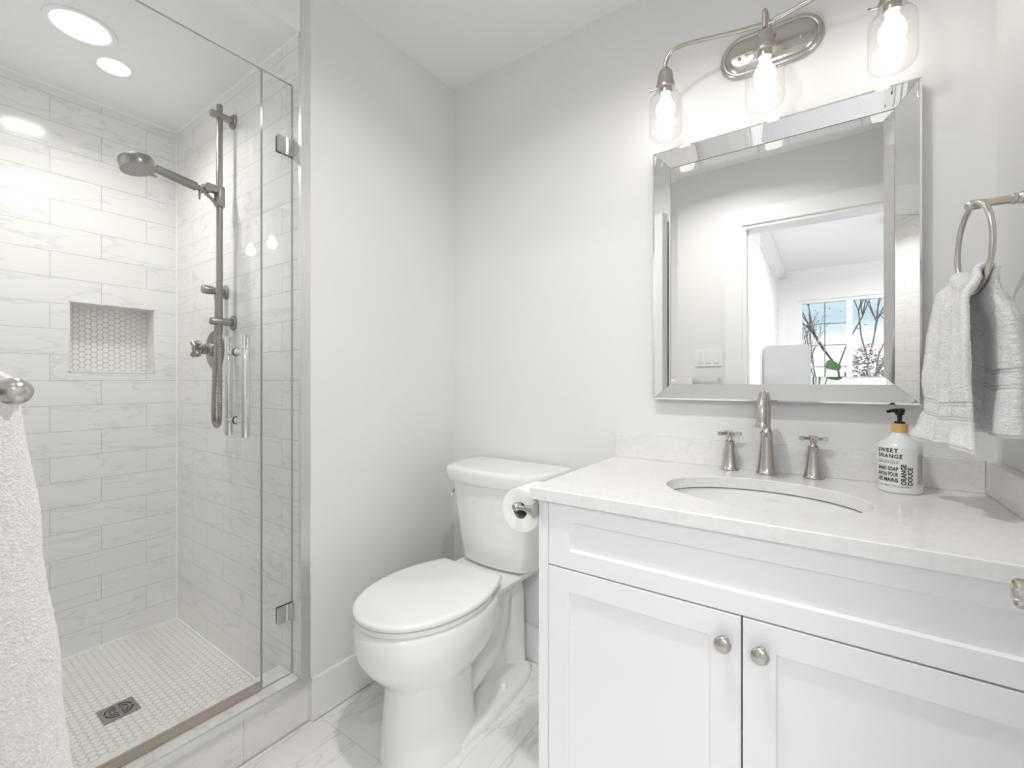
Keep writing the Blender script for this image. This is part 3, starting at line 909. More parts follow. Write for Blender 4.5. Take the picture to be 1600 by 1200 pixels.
for cxy in ((CL, CF), (CR, CF), (CR, CB), (CL, CB)):        # keep true corners
    k = min(range(n), key=lambda i: (outer[i][0] - cxy[0]) ** 2 + (outer[i][1] - cxy[1]) ** 2)
    outer[k] = cxy
ch = 0.0022
def shrink(p):
    return (min(max(p[0], CL + ch), CR), max(p[1], CF + ch) if p[1] < CB - 0.001 else p[1])
rings = [[(x, y, CU) for x, y in inner], [(x, y, CT - 0.002) for x, y in inner],
         [(SX + (x - SX) * 1.010, SY + (y - SY) * 1.014, CT) for x, y in inner], [(*shrink(p), CT) for p in outer], [(x, y, CT - ch) for x, y in outer], [(x, y, CU) for x, y in outer], [(x, y, CU) for x, y in inner]]
loft(bm, rings, False, False)
bmesh.ops.remove_doubles(bm, verts=bm.verts, dist=1e-6)
finish('counter_slab', bm, M['quartz'], ctr, 30)
bm = bm_new(); box(bm, CL + 0.0006, CR - 0.0217, 1.4895, YV - 0.0005, CT + 0.0001, 0.9265, 0.0012)
finish('back_upstand', bm, M['quartz'], ctr)
bm = bm_new(); box(bm, CR - 0.0212, CR + 0.0003, CF + 0.0006, YV - 0.0005, CT + 0.0001, 0.9265, 0.0012)
finish('side_upstand', bm, M['quartz'], ctr)

sink = thing('sink_basin', 'white oval undermount sink basin below the counter', 'sink', (SX, SY, CU - 0.15))
bm = bm_new()
def ell(z, k, dz=0, nn=72):
    return [(SX + SA * k * math.cos(2 * PI * i / nn), SY + SB * k * math.sin(2 * PI * i / nn), z) for i in range(nn)]
prof = [(1.09, CU - 0.0012), (1.025, CU - 0.0012), (1.018, CU - 0.006), (1.01, CU - 0.02), (0.97, CU - 0.06), (0.87, CU - 0.10), (0.68, CU - 0.130), (0.40, CU - 0.146), (0.13, CU - 0.150)]
rr = [ell(z, k) for k, z in prof]
back = [ell(z - 0.010, k + 0.03) for k, z in reversed(prof[1:])] + [ell(CU - 0.012, 1.09)]
loft(bm, rr + back + [ell(CU - 0.0012, 1.09)], False, False)
bmesh.ops.remove_doubles(bm, verts=bm.verts, dist=1e-6)
finish('basin', bm, M['porc'], sink, 60)
bm = bm_new()
rings = []
for k, z in ((1.0165, CU - 0.0003), (1.008, CU - 0.0003), (1.010, CU - 0.0030), (1.0165, CU - 0.0030)):
    rings.append(ell(z, k))
loft(bm, rings + [rings[0]], False, False)
bmesh.ops.remove_doubles(bm, verts=bm.verts, dist=1e-6)
finish('sealant_line', bm, M['silicone'], sink)
bm = bm_new()
lathe(bm, [(0.0, 0.004), (0.016, 0.004), (0.0165, 0.001), (0.021, 0.001), (0.023, 0.0035), (0.028, 0.003), (0.0295, 0.0), (0.0, 0.0)], (SX, SY, CU - 0.1515), (0, 0, 1), 32, False, False)
finish('pop_up_drain', bm, M['nickel'], sink)

# lettering --------------------------------------------------------------------
def text_mesh(bm, txt, size, map_pt, align='LEFT', bold=0.0, spacing=1.0, width=None):
    cu_ = bpy.data.curves.new('t', 'FONT')
    cu_.body = txt; cu_.size = size; cu_.align_x = align
    cu_.offset = bold; cu_.space_character = spacing
    cu_.resolution_u = 3
    o = bpy.data.objects.new('t', cu_)
    COL.objects.link(o)
    bpy.context.view_layer.update()
    dg = bpy.context.evaluated_depsgraph_get()
    me = bpy.data.meshes.new_from_object(o.evaluated_get(dg))
    kx = width / max(v.co.x for v in me.vertices) if width else 1.0
    vs = [bm.verts.new(map_pt(v.co.x * kx, v.co.y)) for v in me.vertices]
    for p in me.polygons:
        try: bm.faces.new([vs[i] for i in p.vertices])
        except ValueError: pass
    bpy.data.objects.remove(o); bpy.data.meshes.remove(me); bpy.data.curves.remove(cu_)

# maker's stamp on the far wall of the basin, a few pixels of grey letters
bm = bm_new()
def basin_pt(x, y):
    xx = SX - 0.008 + x
    z = CU - 0.026 + y
    k = 1.01 - (CU - 0.02 - z)
    yy = SY + SB * math.sqrt(max(0, k * k - ((xx - SX) / SA) ** 2)) - 0.0012
    return (xx, yy, z)
text_mesh(bm, 'KOHLER', 0.0085, basin_pt, spacing=1.25)
finish('stamp', bm, M['logo_ink'], sink, 0, recalc=False)

# ================================================================ faucet
fau = thing('sink_faucet', 'brushed nickel gooseneck faucet spout with two cross handles', 'faucet', (-0.142, 1.457, CT))
FX, FY = -0.142, 1.4555
bm = bm_new()
lathe(bm, [(0.0, 0), (0.0262, 0), (0.0270, 0.0015), (0.0268, 0.0045), (0.0245, 0.0075), (0.0235, 0.009), (0.0215, 0.020), (0.0180, 0.060), (0.0155, 0.100), (0.0153, 0.112), (0.0166, 0.1145), (0.0166, 0.1180), (0.0140, 0.1205), (0.0128, 0.124), (0.0118, 0.128), (0.0, 0.128)], (FX, FY, CT + 0.0002), (0, 0, 1), 40, False, False)
finish('spout_base', bm, M['nickel'], fau)
bm = bm_new()
pth = [(FX, FY, CT + 0.120), (FX, FY, CT + 0.150)]
RA = 0.0565
for k in range(0, 15):
    a = PI * k / 14 * 0.985
    pth.append((FX, FY - RA + RA * math.cos(a), CT + 0.172 + RA * math.sin(a)))
pth.append((FX, FY - 2 * RA - 0.0008, CT + 0.157))
tube(bm, pth, [0.0108] * 2 + [0.0108 + 0.0022 * k / 15 for k in range(16)], 28)
lathe(bm, [(0.0, 0), (0.0130, 0), (0.0135, 0.004), (0.0162, 0.011), (0.0164, 0.0145), (0.0155, 0.0155), (0.0125, 0.0155), (0.0115, 0.010), (0.0, 0.010)], (FX, FY - 2 * RA - 0.0008, CT + 0.1575), (0, 0.02, -1), 32, False, False)
finish('spout', bm, M['nickel'], fau)
for hx, rot in ((-0.2390, 0.45), (-0.0310, 0.20)):
    hy = 1.4615
    bm = bm_new()
    lathe(bm, [(0.0, 0), (0.0242, 0), (0.0250, 0.0015), (0.0248, 0.0045), (0.0225, 0.0070), (0.0205, 0.012), (0.0160, 0.045), (0.0128, 0.074), (0.0128, 0.0805), (0.0138, 0.0820), (0.0138, 0.0850), (0.0095, 0.0875), (0.0080, 0.0905), (0.0075, 0.1045), (0.0, 0.1045)], (hx, hy, CT + 0.0002), (0, 0, 1), 36, False, False)
    hb = finish('handle_base', bm, M['nickel'], fau)
    bm = bm_new()
    lathe(bm, [(0.0, 0.0), (0.0095, 0.0), (0.0105, 0.002), (0.0105, 0.0105), (0.0085, 0.0125), (0.0, 0.013)], (hx, hy, CT + 0.1015), (0, 0, 1), 24, False, False)
    for k in range(4):
        an = rot + k * PI / 2
        d = Vector((math.cos(an), math.sin(an), 0))
        sd_ = Vector((-d.y, d.x, 0))
        c0 = Vector((hx, hy, CT + 0.1075))
        rg = []
        for t_, w_, h_ in ((0.004, 0.0042, 0.0040), (0.020, 0.0046, 0.0042), (0.0215, 0.0058, 0.0052), (0.0315, 0.0060, 0.0055), (0.0325, 0.0050, 0.0045)):
            rg.append([c0 + d * t_ + sd_ * (w_ * sx_) + Vector((0, 0, h_ * sz_)) for sx_, sz_ in ((-1, -1), (1, -1), (1, 1), (-1, 1))])
        loft(bm, rg)
    finish('cross_handle', bm, M['nickel'], hb)

# ================================================================ soap bottle
BXs, BYs, BR = 0.1425, 1.4080, 0.0425
soap = thing('soap_dispenser', 'white pump bottle of hand soap with a bamboo collar on the counter', 'soap bottle', (BXs, BYs, CT))
bm = bm_new()
lathe(bm, [(0.0, 0.0), (BR - 0.004, 0.0), (BR - 0.001, 0.0015), (BR, 0.005), (BR, 0.106), (BR - 0.0010, 0.1115), (BR - 0.006, 0.1175), (BR - 0.020, 0.1290), (0.0150, 0.1370), (0.0138, 0.1400), (0.0138, 0.1440), (0.0, 0.1440)], (BXs, BYs, CT + 0.0003), (0, 0, 1), 64, False, False)
finish('bottle', bm, M['bottle'], soap, 50)
bm = bm_new()
lathe(bm, [(0.0, 0), (0.0148, 0), (0.0155, 0.0008), (0.0155, 0.0195), (0.0148, 0.0203), (0.0, 0.0203)], (BXs, BYs, CT + 0.1420), (0, 0, 1), 40, False, False)
finish('collar', bm, M['bamboo'], soap)
bm = bm_new()
zb = CT + 0.1624
lathe(bm, [(0.0, 0), (0.0102, 0), (0.0102, 0.0045), (0.0045, 0.0050), (0.0050, 0.0200), (0.0085, 0.0205), (0.0090, 0.0330), (0.0, 0.0335)], (BXs, BYs, zb), (0, 0, 1), 28, False, False)
nd = Vector((-0.86, -0.51, 0.0)).normalized()
tp = Vector((BXs, BYs, zb + 0.0305))
tube(bm, [tp - nd * 0.0095, tp + nd * 0.004, tp + nd * 0.020, tp + nd * 0.0285 + Vector((0, 0, -0.003))], [0.0046, 0.0046, 0.0034, 0.0026], 14, True, 1.0, 1.25)
finish('pump', bm, M['black'], soap)
vd = Vector((-BXs, -BYs, 0)).normalized()          # from the bottle toward the middle of the room
va = math.atan2(vd.y, vd.x)
def bottle_map(phi0, z0, r=BR + 0.0004):
    def f(x, y):
        a = va + math.radians(phi0) + x / BR
        return (BXs + r * math.cos(a), BYs + r * math.sin(a), CT + z0 + y)
    return f
def bottle_map_v(phi0, z0, r=BR + 0.0004):
    def f(x, y):                                     # lettering that runs up the bottle
        a = va + math.radians(phi0) - y / BR
        return (BXs + r * math.cos(a), BYs + r * math.sin(a), CT + z0 + x)
    return f
bm = bm_new()
L0 = -64
text_mesh(bm, 'SWEET', 0.0132, bottle_map(L0, 0.0960), bold=0.0004, spacing=1.2, width=0.0450)
text_mesh(bm, 'ORANGE', 0.0132, bottle_map(L0, 0.0830), bold=0.0004, spacing=1.2, width=0.0525)
text_mesh(bm, 'SOAP CULTURE #1', 0.0066, bottle_map(L0, 0.0700), width=0.0450)
text_mesh(bm, 'HAND SOAP', 0.0130, bottle_map(L0, 0.0535), bold=0.00034, width=0.0450)
text_mesh(bm, 'SAVON POUR', 0.0130, bottle_map(L0, 0.0405), bold=0.00034, width=0.0450)
text_mesh(bm, 'LES MAINS', 0.0130, bottle_map(L0, 0.0275), bold=0.00034, width=0.0450)
text_mesh(bm, '17.2 oz. 508 ml / 17.2 oz. liq. 508 ml', 0.0046, bottle_map(L0, 0.0165), width=0.0700)
text_mesh(bm, 'ORANGE', 0.0132, bottle_map_v(16, 0.0220), bold=0.00045, width=0.0480)
text_mesh(bm, 'DOUCE', 0.0132, bottle_map_v(32, 0.0220), bold=0.00045, width=0.0415)
rr_ = [bottle_map(L0, 0.0772)(0.0405 * BR * 1.18 / 0.0425 * i / 20, 0) for i in range(21)]
for i in range(20):
    p, q = Vector(rr_[i]), Vector(rr_[i + 1])
    vs = [bm.verts.new(p), bm.verts.new(q), bm.verts.new(q + Vector((0, 0, 0.0006))), bm.verts.new(p + Vector((0, 0, 0.0006)))]
    bm.faces.new(vs)
finish('printed_lettering', bm, M['ink'], soap, 0, recalc=False)
# the dense small print on the bottle's right side, too fine to read: rows of tiny dashes
bm = bm_new()
rnd = random.Random(12)
for k in range(7):
    zz = 0.024
    while zz < 0.092:
        ln = rnd.uniform(0.0008, 0.0035)
        f_ = bottle_map_v(50 + 3.6 * k, 0.0)
        bm.faces.new([bm.verts.new(f_(*q)) for q in ((zz, 0), (zz + ln, 0), (zz + ln, 0.0013), (zz, 0.0013))])
        zz += ln + 0.0009
finish('small_print', bm, M['grey_ink'], soap, 0, recalc=False)

# ================================================================ mirror
ML, MR, MT, MB, MY = -0.4733, 0.1925, 1.8627, 1.0526, 1.4757
SW = 0.0505                                 # width of the mirrored frame strips
YI = MY + 0.0270                            # face of the centre glass
mir = thing('wall_mirror', 'large rectangular mirror with wide slanted mirrored edges, hanging above the sink', 'mirror', ((ML + MR) / 2, YV, MB))
mm, nt_, b_s = new_mat('silvered_mirror')
setp(b_s, color=(0.93, 0.93, 0.915), rough=0.0, metal=1.0)
M['silver'] = mm
def corner(k, d):
    return ((ML + d, MB + d), (MR - d, MB + d), (MR - d, MT - d), (ML + d, MT - d))[k % 4]
prof = [(0.0, YV - 0.001, 1), (0.0, MY + 0.0035, 1), (0.0005, MY + 0.0005, 0), (0.0050, MY - 0.0005, 0), (SW - 0.0040, YI - 0.0030, 0), (SW - 0.0008, YI - 0.0012, 0), (SW, YI + 0.002, 1)]
for k, nm in enumerate(('bottom', 'right', 'top', 'left')):
    bm = bm_new()
    rows = []
    for d, y, mi in prof:
        a, b = corner(k, d), corner(k + 1, d)
        g = 0.0004                              # hairline mitre joint
        va_, vb_ = Vector((a[0], y, a[1])), Vector((b[0], y, b[1]))
        e_ = (vb_ - va_).normalized() * g
        rows.append((bm.verts.new(va_ + e_), bm.verts.new(vb_ - e_)))
    for i in range(len(rows) - 1):
        f = bm.faces.new((rows[i][0], rows[i][1], rows[i + 1][1], rows[i + 1][0]))
        f.material_index = prof[i + 1][2]
    o = finish('frame_strip', bm, [M['silver'], M['mirror_side']], mir, 0)
bm = bm_new()
g0, g1 = SW - 0.0005, SW + 0.0215
def rect(d, y): return [(*[corner(k, d)[0]], y, corner(k, d)[1]) for k in range(4)]
loft(bm, [rect(g0, YI + 0.006), rect(g0, YI + 0.0012), rect(g1, YI + 0.0001)], False, True)
for f in bm.faces: f.material_index = 0
bm.faces.ensure_lookup_table()
for f in list(bm.faces)[:4]: f.material_index = 1
finish('centre_glass', bm, [M['silver'], M['mirror_side']], mir, 0)
bm = bm_new(); box(bm, ML + 0.006, MR - 0.006, YI + 0.0062, YV - 0.0005, MB + 0.006, MT - 0.006)
finish('backing_board', bm, M['mirror_side'], mir)

# ================================================================ vanity light
lx, ly = -0.139, 1.3800
JX = (-0.4045, -0.139, 0.1265)
sco = thing('vanity_light', 'three-lamp nickel vanity light with clear jar shades above the mirror', 'wall light', (lx, YV, 2.09))
def stadium(hw, hh, y, n=16):
    pts = []
    for i in range(n + 1):
        a = -PI / 2 + PI * i / n
        pts.append((lx + (hw - hh) + hh * math.cos(a), y, 2.0905 + hh * math.sin(a)))
    for i in range(n + 1):
        a = PI / 2 + PI * i / n
        pts.append((lx - (hw - hh) + hh * math.cos(a), y, 2.0905 + hh * math.sin(a)))
    return pts
bm = bm_new()
loft(bm, [stadium(0.1330, 0.0630, YV - 0.0005), stadium(0.1330, 0.0630, YV - 0.006), stadium(0.1300, 0.0600, YV - 0.012), stadium(0.1230, 0.0530, YV - 0.0155), stadium(0.1180, 0.0480, YV - 0.0135), stadium(0.1130, 0.0430, YV - 0.0190), stadium(0.1000, 0.0300, YV - 0.0215)])
finish('backplate', bm, M['nickel'], sco, 50)
for sg in (-1, 1):
    bm = bm_new()
    lathe(bm, [(0.0, 0), (0.0045, 0), (0.0045, 0.004), (0.0035, 0.007), (0.0, 0.0085)], (lx + sg * 0.078, YV - 0.020, 2.079), (0, -1, 0), 16, False, False)
    finish('mounting_nut', bm, M['nickel'], sco)
AZ = 2.118
bm = bm_new()
lathe(bm, [(0.0, 0), (0.018, 0), (0.018, 0.005), (0.010, 0.009), (0.0075, 0.012), (0.0075, 0.10), (0.0, 0.10)], (lx, YV - 0.020, AZ), (0, -1, 0), 24, False, False)
tube(bm, catmull([(lx, ly + 0.012, AZ), (lx, ly + 0.001, AZ - 0.004), (lx, ly, AZ - 0.020), (lx, ly, AZ - 0.050)], 5), 0.0068, 16)
finish('arm', bm, M['nickel'], sco)
for sg in (-1, 1):
    xj = JX[1 + sg]
    bm = bm_new()
    p = [(lx, ly + 0.055, AZ), (lx + sg * 0.03, ly + 0.053, AZ + 0.001), (lx + sg * 0.10, ly + 0.042, AZ + 0.004), (lx + sg * 0.19, ly + 0.018, AZ + 0.004), (xj - sg * 0.030, ly + 0.003, AZ - 0.004), (xj - sg * 0.010, ly, AZ - 0.018), (xj, ly, AZ - 0.040), (xj, ly, AZ - 0.062)]
    tube(bm, catmull(p, 6), 0.0062, 16)
    finish('arm', bm, M['nickel'], sco)
for xj in JX:
    bm = bm_new()
    lathe(bm, [(0.0, 0), (0.0085, 0), (0.0120, 0.003), (0.0195, 0.012), (0.0225, 0.024), (0.0235, 0.040), (0.0245, 0.042), (0.0245, 0.046), (0.0275, 0.050), (0.0275, 0.062), (0.0255, 0.064), (0.0175, 0.064), (0.0175, 0.078), (0.0, 0.078)], (xj, ly, 2.064), (0, 0, -1), 32, False, False)
    lathe(bm, [(0.0, 0), (0.0022, 0), (0.0022, 0.014), (0.0042, 0.015), (0.0042, 0.020), (0.0, 0.0205)], (xj - 0.0265, ly - 0.003, 2.008), (-1, -0.12, 0), 10, False, False)
    so = finish('lamp_socket', bm, M['nickel'], sco)
    bm = bm_new()
    lathe(bm, [(0.0235, 0), (0.0262, 0.001), (0.0262, 0.012), (0.0275, 0.016), (0.0385, 0.024), (0.0450, 0.034), (0.0468, 0.048), (0.0468, 0.126), (0.0450, 0.138), (0.0390, 0.146), (0.0300, 0.1490), (0.0, 0.1470)], (xj, ly, 2.0025), (0, 0, -1), 48, False, False)
    finish('jar_shade', bm, M['jar'], sco, 60)
    bm = bm_new()
    lathe(bm, [(0.0, 0), (0.0125, 0.001), (0.0130, 0.012), (0.0180, 0.022), (0.0255, 0.036), (0.0270, 0.048), (0.0255, 0.060), (0.0190, 0.070), (0.0095, 0.0755), (0.0, 0.0765)], (xj, ly, 1.9860), (0, 0, -1), 32, False, False)
    finish('bulb', bm, M['bulb'], sco, 60)

# ================================================================ towel ring and hand towel
RX, RY, RZ, RR = 0.2350, 1.2300, 1.3715, 0.0855
ring = thing('towel_ring', 'brushed nickel towel ring on the right wall', 'towel ring', (XR, RY, RZ + RR))
bm = bm_new()
pz = RZ + RR
lathe(bm, [(0.0, 0), (0.026, 0), (0.0265, 0.004), (0.0225, 0.009), (0.0150, 0.012), (0.0125, 0.022), (0.0115, 0.030), (0.0090, 0.033), (0.0105, 0.0345), (0.0105, 0.0400), (0.0082, 0.0420), (0.0080, 0.050), (0.0072, 0.072), (0.0082, 0.078), (0.0095, 0.083), (0.0098, 0.096), (0.0085, 0.1015), (0.0055, 0.1045), (0.0, 0.1052)], (XR - 0.0003, RY, pz), (-1, 0, 0), 28, False, False)
finish('post', bm, M['nickel_h'], ring)
bm = bm_new()
rp = [(RX - 0.008 * math.sin(2 * PI * i / 64), RY + RR * math.sin(2 * PI * i / 64), RZ + RR * math.cos(2 * PI * i / 64)) for i in range(64)]
rows = []
for i in range(64):
    c = Vector(rp[i]); out = Vector((0, math.sin(2 * PI * i / 64), math.cos(2 * PI * i / 64)))
    rows.append([c + out * (0.0052 * math.cos(2 * PI * k / 12)) + Vector((1, 0, 0)) * (0.0052 * math.sin(2 * PI * k / 12)) for k in range(12)])
loft(bm, rows + [rows[0]], False, False)
bmesh.ops.remove_doubles(bm, verts=bm.verts, dist=1e-6)
finish('ring', bm, M['nickel_h'], ring)

def lerp(a, b, t): return a + (b - a) * t
def keyed(keys, t):
    for (t0, v0), (t1, v1) in zip(keys, keys[1:]):
        if t <= t1:
            q = max(0.0, (t - t0) / (t1 - t0)); q = q * q * (3 - 2 * q)
            return tuple(lerp(a, b, q) for a, b in zip(v0, v1)) if hasattr(v0, '__len__') else lerp(v0, v1, q)
    return keys[-1][1]
def poly_at(P, s):
    """point on a plan polyline by arc length, softened"""
    L = [0]
    for a, b in zip(P, P[1:]): L.append(L[-1] + math.hypot(b[0] - a[0], b[1] - a[1]))
    d = s * L[-1]
    for i in range(len(P) - 1):
        if d <= L[i + 1] + 1e-9:
            q = (d - L[i]) / (L[i + 1] - L[i])
            return (lerp(P[i][0], P[i + 1][0], q), lerp(P[i][1], P[i + 1][1], q))
    return P[-1]
def cloth(name, f, nu, nv, thick, mats, parent=None, band=None, rough=0.0011, freq=420, seed=0):
    """a thick sheet f(u, v) -> point with a rough looped surface; band(u, v) -> 0..1 where the weave is flat"""
    rnd = random.Random(seed)
    G = [[Vector(f(i / nu, j / nv)) for i in range(nu + 1)] for j in range(nv + 1)]
    bm = bm_new()
    sides = []
    for sgn in (1, -1):
        rows = []
        for j in range(nv + 1):
            r = []
            for i in range(nu + 1):
                a = G[j][min(i + 1, nu)] - G[j][max(i - 1, 0)]
                b = G[min(j + 1, nv)][i] - G[max(j - 1, 0)][i]
                n_ = a.cross(b)
                n_ = n_.normalized() if n_.length > 1e-12 else Vector((0, 1, 0))
                fl = band(i / nu, j / nv) if band else 0.0
                edge = min(1.0, min(i, nu - i) / 4 + 0.45, min(j, nv - j) / 4 + 0.45)
                t = thick * 0.5 * (edge if edge < 1 else 1) * (1 - 0.45 * fl)
                nz = 0.0 if fl > 0.5 else rough * rnd.uniform(-1, 1)
                p = G[j][i] + n_ * (sgn * (t + nz))
                if fl <= 0.5 and (i in (0, nu)):
                    p += a.normalized() * ((-1 if i == 0 else 1) * abs(rnd.gauss(0, rough * 0.6)))
                r.append(bm.verts.new(p))
            rows.append(r)
        sides.append(rows)
    A, B = sides
    for j in range(nv):
        for i in range(nu):
            mi = 1 if band and band((i + 0.5) / nu, (j + 0.5) / nv) > 0.5 else 0
            bm.faces.new((A[j][i], A[j][i + 1], A[j + 1][i + 1], A[j + 1][i])).material_index = mi
            bm.faces.new((B[j][i], B[j + 1][i], B[j + 1][i + 1], B[j][i + 1])).material_index = mi
    for j in range(nv):
        bm.faces.new((A[j][0], A[j + 1][0], B[j + 1][0], B[j][0]))
        bm.faces.new((A[j][nu], B[j][nu], B[j + 1][nu], A[j + 1][nu]))
    for i in range(nu):
        bm.faces.new((A[0][i], B[0][i], B[0][i + 1], A[0][i + 1]))
        bm.faces.new((A[nv][i], A[nv][i + 1], B[nv][i + 1], B[nv][i]))
    return finish(name, bm, mats, parent, 180)

Y0r, Y1r = 1.166, 1.300
W0 = 0.07
def ring_low(y): return RZ - math.sqrt(max(0.0, RR * RR - (y - RY) ** 2))
def hand_towel(u, v):
    w = v * 2 - 1
    yy = lerp(Y0r, Y1r, u)
    zt = ring_low(yy) + 0.0095
    sx_ = 0.0115
    if abs(w) <= W0:
        th = w / W0 * PI / 2
        return (RX - 0.0936 * (yy - RY) + sx_ * math.sin(th), yy, zt + 0.006 * math.cos(th))
    t = (abs(w) - W0) / (1 - W0)
    start = (RX - 0.0936 * (yy - RY) + math.copysign(sx_, w), yy)
    if w < 0:                                   # room side
        Bp = keyed([(0, (0.2330, 1.164)), (0.35, (0.2350, 1.160)), (0.72, (0.2390, 1.172)), (0.86, (0.2410, 1.180)), (1, (0.2430, 1.166))], t)
        Ap = keyed([(0, (0.2090, 1.306)), (0.10, (0.2010, 1.314)), (0.40, (0.1905, 1.316)), (0.66, (0.1850, 1.320)), (0.80, (0.1820, 1.318)), (0.90, (0.1730, 1.326)), (1, (0.1620, 1.336))], t)
        d = (Ap[0] - Bp[0], Ap[1] - Bp[1]); L = math.hypot(*d); nx, ny = -d[1] / L, d[0] / L
        amp = keyed([(0, 0.001), (0.2, 0.009), (0.6, 0.013), (0.76, 0.008), (0.88, 0.008), (1, 0.015)], t)
        fold = math.sin(2 * PI * (1.35 * u + 0.08)) * amp + 0.35 * amp * math.sin(2 * PI * (3.1 * u + 0.3 + 0.2 * t))
        step = 0.016 * (1 / (1 + math.exp((u - 0.70 + 0.05 * t) * 46))) * keyed([(0, 0.0), (0.15, 1.0), (1, 1.0)], t)
        q = min(1, t / 0.10); q = q * q * (3 - 2 * q)
        x = lerp(start[0], lerp(Bp[0], Ap[0], u) + nx * (fold + step), q)
        y = lerp(start[1], lerp(Bp[1], Ap[1], u) + ny * (fold + step), q)
        zb_ = 0.975 + 0.004 * math.sin(7 * u) + 0.010 * u
        return (x, y, lerp(zt, zb_, t ** 1.0))
    near = keyed([(0, 0.262), (0.6, 0.268), (1, 0.262)], t)
    far = keyed([(0, 0.268), (0.3, 0.290), (0.6, 0.304), (0.8, 0.300), (1, 0.309)], t)
    P = [(far, 1.212), (lerp(near, far, 0.72), 1.186), (lerp(near, far, 0.35), 1.176), (near, 1.186), (near - 0.002, 1.215), (near + 0.006, 1.285), (near + 0.001, 1.302), (near - 0.022, 1.306)]
    px, py = poly_at(P, u)
    px += 0.0025 * math.sin(26 * u + 2 * t) * t
    q = min(1, t / 0.30); q = q * q * (3 - 2 * q)
    return (lerp(start[0], px, q), lerp(start[1], py, q), lerp(zt, 1.008, t))
def hand_band(u, v):
    w = v * 2 - 1
    if abs(w) <= W0: return 0.0
    t = (abs(w) - W0) / (1 - W0)
    lo, hi = (0.715, 0.830) if w < 0 else (0.56, 0.70)
    if t > 0.975: return 1.0
    if lo < t < hi:
        k = (t - lo) / (hi - lo)
        return 1.0 if (k < 0.10 or 0.17 < k < 0.24 or 0.76 < k < 0.83 or k > 0.90) else 0.45
    return 0.0
ht = cloth('hand_towel', hand_towel, 90, 420, 0.0125, [M['towel'], M['towel_band']], None, hand_band, 0.0010, seed=3)
tag(ht, 'light grey terry hand towel hanging through the towel ring', 'towel')

# ================================================================ towel bar and bath towel (left foreground)
TBX, TBY, TBZ = -0.536, 0.0665, 1.1045
tb = thing('towel_bar', 'brushed nickel towel bar with egg-shaped ends in the left foreground', 'towel bar', (-0.83, 0.0, TBZ))
for xx, sg in ((TBX, 1), (-1.16, -1)):
    bm = bm_new()
    lathe(bm, [(0.0, 0), (0.0225, 0), (0.0225, 0.004), (0.018, 0.008), (0.0095, 0.014), (0.0075, 0.024), (0.0075, TBY - 0.004), (0.0, TBY - 0.004)], (xx - sg * 0.006, YD + 0.0003 + (0.0 if sg < 0 else 0.0), TBZ), (0, 1, 0), 28, False, False)
    finish('wall_post', bm, M['nickel'], tb)
    bm = bm_new()
    n = 18
    lathe(bm, [(max(0.0, 0.0111 * math.sin(PI * k / n) ** 0.9), -0.0165 * math.cos(PI * k / n)) for k in range(n + 1)], (xx - sg * 0.007, TBY, TBZ), (sg, 0, 0), 32, False, False)
    finish('end_finial', bm, M['nickel_h'], tb)
bm = bm_new(); lathe(bm, [(0.0078, 0), (0.0078, 0.60)], (-1.152, TBY, TBZ), (1, 0, 0), 24)
finish('bar', bm, M['nickel_h'], tb)

def bath_towel(u, v):
    """draped over the bar: back layer, over the top, front layer"""
    x = lerp(-1.115, -0.700, u)
    w = v * 2 - 1
    r = 0.0165
    if abs(w) <= 0.06:
        th = w / 0.06 * PI / 2
        return (x, TBY + r * math.sin(th), TBZ + r * math.cos(th) - 0.004)
    t = (abs(w) - 0.06) / 0.94
    if w < 0:
        return (x, TBY - r - 0.004 * t, lerp(TBZ - 0.004, 0.52, t))
    fold = 0.006 * math.sin(9 * u + 1.0) * t
    y = TBY + r + 0.001 + keyed([(0, 0.0), (0.25, 0.0160), (0.5, 0.0310), (0.75, 0.042), (1, 0.050)], t) + fold
    cq = max(0.0, (u - 0.90) / 0.10)                 # the folded right edge rolls back toward the wall
    back = TBY - r * 0.4
    y = lerp(y * 1.03, back, cq ** 2.2 * min(1.0, t / 0.03))
    return (x, y, lerp(TBZ - 0.004, 0.44, t))
bt = cloth('bath_towel', bath_towel, 200, 420, 0.017, [M['bath_towel']], None, None, 0.0007, seed=9)
tag(bt, 'pale pinkish white terry bath towel over the bar in the left foreground', 'towel')

# ================================================================ toilet paper
PX, PY0, PY1, PZ, PR = -0.6565, 0.9640, 1.0640, 0.7760, 0.0570
ph = thing('toilet_paper_holder', 'brushed nickel toilet paper holder on the side of the vanity', 'paper holder', (VL, 0.945, 0.790))
bm = bm_new()
lathe(bm, [(0.0, 0), (0.019, 0), (0.019, 0.003), (0.0155, 0.006), (0.0135, 0.010), (0.0095, 0.024), (0.0078, 0.028), (0.0078, 0.032), (0.0062, 0.034), (0.0062, 0.05), (0.0, 0.05)], (VL - 0.0003, 0.9450, 0.790), (-1, 0, 0.0), 28, False, False)
finish('wall_post', bm, M['nickel_h'], ph)
bm = bm_new()
bmesh.ops.create_uvsphere(bm, u_segments=24, v_segments=16, radius=0.0112, matrix=Matrix.Translation((PX + 0.001, 0.9450, 0.790)))
lathe(bm, [(0.0085, 0), (0.0088, 0.012), (0.0066, 0.014), (0.0066, 0.125), (0.009, 0.127), (0.009, 0.134), (0.0, 0.135)], (PX + 0.001, 0.9460, 0.790), (0, 1, 0), 20)
finish('roll_arm', bm, M['nickel'], ph)
tpr = thing('toilet_paper_roll', 'white toilet paper roll hanging beside the vanity', 'toilet paper', (PX, 1.014, PZ - PR))
bm = bm_new()
lathe(bm, [(0.0215, 0.0), (PR - 0.001, 0.0), (PR, 0.0015), (PR, PY1 - PY0 - 0.0015), (PR - 0.001, PY1 - PY0), (0.0215, PY1 - PY0)], (PX, PY0, PZ), (0, 1, 0), 64, False, False)
